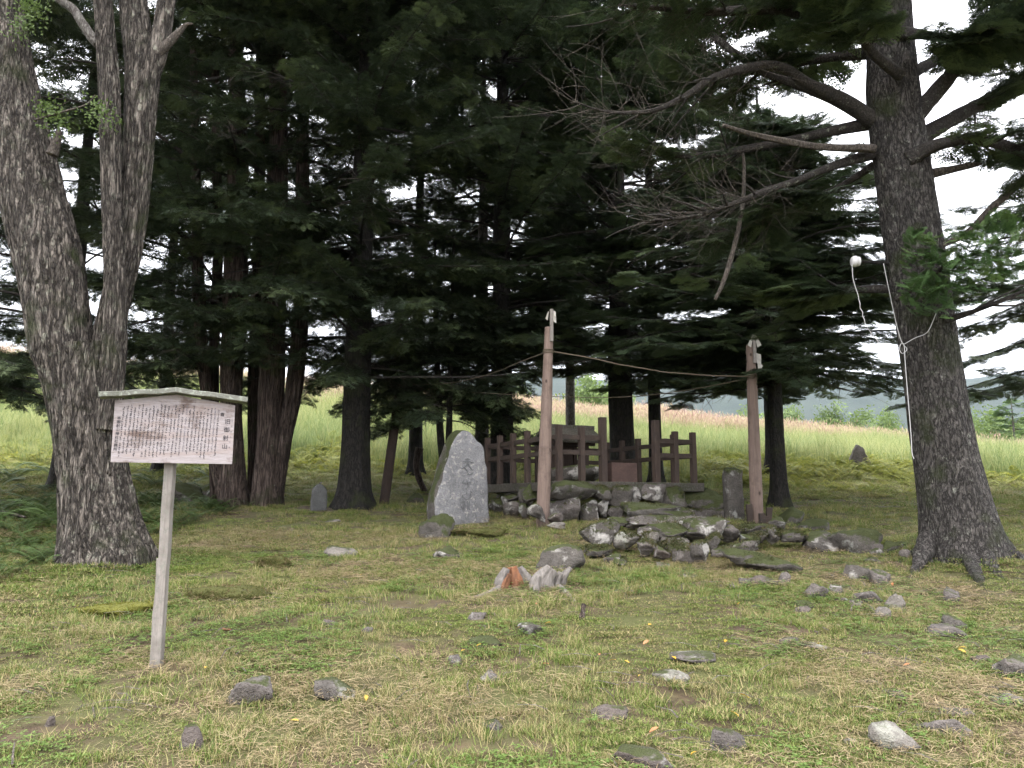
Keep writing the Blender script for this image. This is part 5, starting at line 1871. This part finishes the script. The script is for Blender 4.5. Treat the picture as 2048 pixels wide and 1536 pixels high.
for rows in ([(1110, 1172), (1128, 1186), (1142, 1200), (1150, 1206)], [(1000, 1180), (975, 1192), (950, 1196)]):
    pts = [G(*r_) + (0, 0, .01) for r_ in rows]
    v, f = tube(pts, [.04, .03, .012], 8, 14)
    obj('root', v, f, M['greywood'], stump)


def stick(name, label, cat, rows, rad, mat, lift=.02, group=None):
    pts = [G(x, y) + (0, 0, lift + dz) for x, y, dz in rows]
    v, f = tube(pts, rad, 8, 24, bark_r(.004, 3, 6, 0, 3, -50, 0, 1, 3, int(rows[0][0])))
    return tag(obj(name, v, f, M[mat], base=pts[0]), label, cat, group)


stick('stick', 'pale broken stick lying among the ferns left of the oak', 'stick', [(-20, 1036, .1), (20, 1042, .1), (48, 1047, .08)], [.03, .028, .02], 'deadwood')
stick('stump_snag', 'small knobbly wooden snag sticking out of the lawn in front of the stump', 'snag', [(1162, 1240, -.03), (1165, 1238, .03), (1168, 1236, .08)], [.03, .017, .022], 'bark_yew')
stick('stump_snag', 'small dark snag in the sunny grass behind the dark fir', 'snag', [(662, 905, -.03), (660, 905, .2), (656, 905, .38)], [.06, .05, .02], 'bark_dark')
stick('branch_stub', 'curved bare branch stub standing in shade left of the inscribed stone', 'branch', [(850, 985, .0), (836, 985, .35), (832, 985, .65), (838, 985, 1.0)], [.07, .07, .075, .1], 'bark_yew')
stick('stick', 'thin bare twig lying on the lawn beyond the pyramid-shaped stone', 'stick', [(380, 1272, 0), (410, 1268, 0), (450, 1262, 0)], [.006, .005, .003], 'deadwood')
stick('stick', 'short reddish stick in the lawn beside the thin bare twig', 'stick', [(445, 1264, 0), (462, 1266, 0)], [.01, .007], 'heartwood')

# ------------------------------------------------------------------ fallen leaves
lv, lf = [], []
for t in np.linspace(0, 1, 7):
    w = .014 * math.sin(math.pi * min(1, t * .9 + .06))
    lv += [(t * .055 - .027, w, .006 * math.sin(t * 3)), (t * .055 - .027, -w, .006 * math.sin(t * 3 + .5)), (t * .055 - .027, 0, -.004 + .006 * math.sin(t * 3))]
for i in range(6):
    lf += [(3 * i, 3 * i + 2, 3 * i + 5, 3 * i + 3), (3 * i + 2, 3 * i + 1, 3 * i + 4, 3 * i + 5)]
leaf_y = mesh_from('fallen_leaf', lv, lf, M['leaf_fallen'])
leaf_b = mesh_from('fallen_leaf', lv, lf, M['leaf_brown'])
LEAVES = [(598, 1078), (926, 1316), (957, 1304), (1092, 1344), (1254, 1338), (1348, 1330), (1280, 1366), (859, 1432), (732, 1412), (1470, 1446), (1388, 1528), (1308, 1478), (1490, 1410), (1925, 1316), (1226, 1335), (1074, 1218), (1038, 1268), (1925, 1310),
          (1636, 1302), (1786, 1178), (1478, 1218), (646, 1212), (640, 1198), (1292, 1298), (1096, 1258), (1452, 1296), (1850, 1340), (1812, 1346), (2014, 1374), (410, 1350), (588, 1460), (1200, 1324), (722, 1158), (1300, 1262)]
for q, (x, y) in enumerate(LEAVES):
    g = G(x, y)
    br = q % 4 == 3
    o = link('fallen_leaf', leaf_b if br else leaf_y, None, g + (0, 0, .045))
    o.rotation_euler = (rnd.uniform(-.5, .5), rnd.uniform(-.5, .5), rnd.uniform(0, 6.28))
    o.scale = [rnd.uniform(.6, 1.05)] * 3
    tag(o, 'small russet fallen leaf lying on the lawn' if br else 'small yellow fallen leaf lying on the lawn', 'leaf', 'russet fallen leaves' if br else 'yellow fallen leaves')

# ------------------------------------------------------------------ ferns at the left
def fern_mesh(seed):
    r = np.random.RandomState(seed)
    mb = MB()
    for k in range(9):
        a = k * .698 + r.uniform(-.25, .25)
        d = np.array((math.cos(a), math.sin(a), 0))
        s = np.array((-d[1], d[0], 0))
        l = r.uniform(.45, .75)
        for q in range(22):
            t = .12 + .88 * q / 22
            c = d * l * t * .85 + np.array((0, 0, l * (1.1 * t - .8 * t * t)))
            pl = l * .2 * math.sin(math.pi * (t * .85 + .12)) + .008
            for sg in (-1, 1):
                tip = c + s * sg * pl + d * pl * .35 - np.array((0, 0, pl * .2))
                w = d * l * .017
                m_ = c + (tip - c) * .4
                mb.add([c, m_ + w, tip, m_ - w], [(0, 1, 2, 3)])
    return mesh_from('fern', mb.verts(), mb.f, M['fern'], False)


FM = [fern_mesh(s) for s in (1, 2, 3)]
for q in range(30):
    x, y = (rnd.uniform(-80, 118), rnd.uniform(935, 1062)) if q < 22 else (rnd.uniform(250, 430), rnd.uniform(950, 985))
    g = G(x, y)
    o = link('fern', FM[q % 3], None, g)
    o.rotation_euler = (0, 0, rnd.uniform(0, 6.28))
    o.scale = [rnd.uniform(.7, 1.35)] * 3
    if q < 22:
        tag(o, 'green fern growing in the shade left of the oak trunk', 'fern', 'ferns left of the oak')
    else:
        tag(o, 'green fern growing in the shade behind the notice board', 'fern', 'ferns behind the notice board')

# ------------------------------------------------------------------ grass
def lawn_points(n_per, y0, y1, seed, margin=1.2):
    r = np.random.RandomState(seed)
    ym = r.uniform(0, 1, int(n_per * (0.66 * (y1 ** 2 - y0 ** 2) + 2 * margin * (y1 - y0))))
    y = np.sqrt(y0 ** 2 + ym * (y1 ** 2 - y0 ** 2))
    x = r.uniform(-1, 1, len(y)) * (0.67 * y + margin)
    return x, y, r


def keep_off(x, y):
    k = np.ones(len(x), bool)
    k &= ~(((x - fb[0]) ** 2 + (y - fb[1] - .1) ** 2) < .40 ** 2)
    k &= ~(((x - ob[0]) ** 2 + (y - ob[1] - .05) ** 2) < .36 ** 2)
    lx, ly = (x - CX) * U[0] + (y - CY) * U[1], (x - CX) * V[0] + (y - CY) * V[1]
    k &= ~((lx > -.1) & (lx < LEN + .1) & (ly > -.1) & (ly < LEN + .1))
    return k


def bare(x, y):
    """trodden bare soil: patches and the worn ground between the steps and the big fir"""
    n = .6 * fbm(x * .9, y * .9, 0, 61, 3) + .4 * fbm(x * 3.1, y * 3.1, 0, 63, 3)
    n = n + .30 * np.exp(-(((x - 4.0) / 1.1) ** 2 + ((y - 8.9) / 1.0) ** 2))
    n = n + .18 * np.exp(-(((x - 5.2) / 1.6) ** 2 + ((y - 13.5) / 1.8) ** 2))
    n = n + .14 * np.exp(-(((x + 3.5) / 3.5) ** 2 + ((y - 14.5) / 1.8) ** 2))
    return n


lx_, ly_, ls_, li_, lr_ = [], [], [], [], []
for (d, y0, y1, s, sc0) in ((105, 3.0, 6.5, 1, 1.0), (85, 6.5, 10.0, 2, 1.1), (52, 10.0, 15.0, 3, 1.3), (30, 15.0, 24.0, 4, 1.7)):
    x, y, r = lawn_points(d, y0, y1, s)
    n = bare(x, y)
    k = keep_off(x, y) & (r.uniform(0, 1, len(x)) > sstep(.56, .72, n) * .75)
    x, y = x[k], y[k]
    lush = fbm(x * .7, y * .7, 0, 71, 3)
    tall = fbm(x * 1.7, y * 1.7, 0, 72, 2)
    left = np.exp(-(((x + 4.8) / 1.5) ** 2 + ((y - 7.5) / 2.4) ** 2))
    idx = np.where(lush > .56, 1, np.where(lush < .42, 2, 0))
    idx = np.where((tall > .66) | (r.uniform(0, 1, len(x)) < left * .5), 3, idx)
    lx_.append(x), ly_.append(y), li_.append(idx)
    ls_.append(sc0 * (.75 + .5 * lush) * r.uniform(.7, 1.25, len(x)) * (1 + .5 * left))
    lr_.append(np.stack([.1 + r.normal(0, .05, len(x)), r.normal(0, .05, len(x)), r.uniform(0, 6.28, len(x))], 1))
lx_, ly_, li_, ls_, lr_ = map(np.concatenate, (lx_, ly_, li_, ls_, lr_))
o = scatter('lawn_grass', np.stack([lx_, ly_, H(lx_, ly_)], 1), lr_, ls_, li_, LAWN)
tag(o, 'short mown grass covering the ground in front', 'grass')
sx__, sy__, ss__ = [], [], []
for (d, y0, y1, s, sc0) in ((230, 3.0, 7.0, 11, 1.0), (130, 7.0, 12.0, 12, 1.2), (20, 12, 20, 13, 1.6)):
    x, y, r = lawn_points(d, y0, y1, s)
    k = keep_off(x, y) & (fbm(x * .8, y * .8, 0, 81, 3) + r.uniform(-.14, .14, len(x)) > .57)
    sx__.append(x[k]), sy__.append(y[k]), ss__.append(sc0 * r.uniform(.7, 1.4, int(k.sum())))
sx__, sy__, ss__ = map(np.concatenate, (sx__, sy__, ss__))
r = np.random.RandomState(14)
o = scatter('dry_straw', np.stack([sx__, sy__, H(sx__, sy__) + .012], 1), np.stack([r.normal(0, .1, len(sx__)), r.normal(0, .1, len(sx__)), r.uniform(0, 6.28, len(sx__))], 1), ss__, r.randint(0, 2, len(sx__)), STRAW)
tag(o, 'dry cut straw littering the mown lawn', 'straw')
x, y, r = lawn_points(9, 3.0, 14.0, 23)
k = keep_off(x, y)
x, y = x[k], y[k]
o = scatter('twig_litter', np.stack([x, y, H(x, y) + .01], 1), np.stack([.1 + x * 0, x * 0, r.uniform(0, 6.28, len(x))], 1), r.uniform(.6, 1.6, len(x)), r.randint(0, 2, len(x)), [proto('twig', straws(s, 3, .16, .06, .0028), [M['deadwood']]) for s in (8, 9)])
tag(o, 'small dead twigs scattered over the lawn', 'twigs')
x, y, r = lawn_points(110, 3.0, 10.0, 21)
k = keep_off(x, y) & (fbm(x * 1.3, y * 1.3, 0, 91, 3) > .55)
x, y = x[k], y[k]
o = scatter('clover', np.stack([x, y, H(x, y)], 1), np.stack([x * 0, x * 0, r.uniform(0, 6.28, len(x))], 1), r.uniform(.7, 1.5, len(x)), r.randint(0, 2, len(x)), CLOVER)
tag(o, 'small clover leaves growing through the lawn', 'clover')

# meadow beyond the trees
def field(n, y0, y1, seed):
    r = np.random.RandomState(seed)
    y = np.sqrt(y0 ** 2 + r.uniform(0, 1, n) * (y1 ** 2 - y0 ** 2))
    x = r.uniform(-1, 1, n) * (0.72 * y + 4)
    return x, y, r


x, y, r = field(27000, 14.5, 60, 31)
edge = 20.5 + 3.0 * (fbm(x * .5, y * .3, 0, 5, 3) - .5) * 2 - 3.0 * sstep(1, 6, x)
zone = y + 7 * (fbm(x * .12, y * .12, 0, 33, 2) - .5) * 2
clump = fbm(x * .35, y * .35, 0, 37, 3)
jit = r.uniform(-4, 4, len(x))
kB = (y > edge) & (zone + jit < 31) & (clump < .62)
kM = (y > edge + 1.0) & (zone + jit * 1.3 > 26 - 18 * (clump - .45)) & ((zone + jit < 47) | ((x < 6) & (r.uniform(0, 1, len(x)) < .8)))
kP = (zone + jit > 43) & (r.uniform(0, 1, len(x)) < np.clip(.25 + .75 * sstep(-8, 12, x), 0, 1))
up = lambda n, r: np.stack([r.normal(0, .1, n), r.normal(0, .1, n), r.uniform(0, 6.28, n)], 1)
for nm, kk, pr, sc0, lab, cat in (('bracken', kB, BRACKEN, .85, 'yellow green bracken and weeds along the meadow edge', 'bracken'), ('meadow_grass', kM, MEADOW, .85, 'tall green grass filling the meadow behind the trees', 'grass'), ('pink_grass', kP, PINK, 1.0, 'pinkish flowering grass along the top of the meadow', 'grass')):
    xx, yy = x[kk], y[kk]
    o = scatter(nm, np.stack([xx, yy, H(xx, yy)], 1), up(len(xx), r), sc0 * r.uniform(.6, 1.3, len(xx)) * (.55 + .9 * clump[kk]) * (.35 + .65 * sstep(0, 5, yy - edge[kk])), r.randint(0, len(pr), len(xx)), pr)
    tag(o, lab, cat)
# thin taller weeds in the near shade left of the oak
x = r.uniform(-9.5, -4.9, 900)
y = r.uniform(7.5, 17, 900)
k = (x < -.47 * y) | (y > 11)
o = scatter('shade_weeds', np.stack([x[k], y[k], H(x[k], y[k])], 1), up(int(k.sum()), r), r.uniform(.3, .7, int(k.sum())), r.randint(0, 3, int(k.sum())), [proto('weed', bracken_plant(s + 20, 6, .5), [M['fern']]) for s in (1, 2, 3)])
tag(o, 'low leafy weeds in the shade left of the oak', 'weeds')

# ------------------------------------------------------------------ far trees beyond the crest
r = np.random.RandomState(55)
FAR = [(1040, 95, 7, 5), (1175, 85, 8.5, 5), (1215, 100, 9, 6), (950, 100, 7, 5), (1440, 105, 7.5, 6), (1500, 120, 7, 6), (1590, 110, 7.5, 5), (1660, 105, 8, 5), (1720, 100, 8, 6), (1780, 125, 6, 6), (1990, 95, 6.5, 7), (2080, 110, 8, 7), (1930, 130, 6, 6), (760, 90, 7, 5), (2030, 130, 6, 8)]
for q, (px, Y, h, w) in enumerate(FAR):
    xx = (px - 1024) / F * Y
    b = np.array((xx, Y, float(H(xx, Y))))
    top = P(px, 812 if px > 1400 else 770, Y)[2] + r.uniform(-1.0, .6)
    hh = max(4.0, top - b[2])
    t = thing('far_tree', 'hazy round-crowned tree beyond the crest of the meadow', 'tree', b, 'hazy trees beyond the meadow')
    v, f = tube([b - (0, 0, .3), b + (0.1, 0, hh * .4), b + (.2, .1, hh * .75)], [.25, .18, .06], 8, 8)
    obj('trunk', v, f, M['bark_dark'], t)
    n = 150
    u = r.normal(size=(n, 3))
    u /= np.linalg.norm(u, axis=1)[:, None]
    u *= (r.uniform(.3, 1, n) ** .5)[:, None]
    lob = .75 + .5 * vnoise(u[:, 0] * 2 + q, u[:, 1] * 2, u[:, 2] * 2, q)
    pp = b + u * lob[:, None] * (w * .55, w * .5, hh * .42) + (0, 0, hh * .58)
    scatter('crown', pp, r.uniform(0, 6.28, (n, 3)), r.uniform(.8, 1.5, n), r.randint(0, 2, n), FARLEAF, t)
# a thin larch on the right
xx = (2030 - 1024) / F * 70
b = np.array((xx, 70.0, float(H(xx, 70))))
conifer('larch_tree', 'pale feathery larch far off in the meadow on the right', 'tree', b, [b, b + (0, 0, 4), b + (0, 0, 9)], [.2, .15, .03], M['bark_grey'], FRESH, 71, b[2] + 2.2, b[2] + 9, 2.6, 50, .5, 1.2, .1, .1, seg=8, relief=0)

# ------------------------------------------------------------------ the misty air
m = bpy.data.materials.new('haze')
m.use_nodes = True
nt = m.node_tree
nt.nodes.clear()
out_ = nt.nodes.new('ShaderNodeOutputMaterial')
pv = nt.nodes.new('ShaderNodeVolumePrincipled')
pv.inputs['Color'].default_value = (.72, .86, 1.0, 1)
pv.inputs['Density'].default_value = 0.00006
pv.inputs['Anisotropy'].default_value = 0.2
nt.links.new(pv.outputs[0], out_.inputs['Volume'])
hz = obj('haze', *box((600, 2600, 420), (17000, 6400, 1120)), m)
hz['kind'] = 'stuff'
tag(hz, 'thin pale mist in the air over the far hills', 'haze')
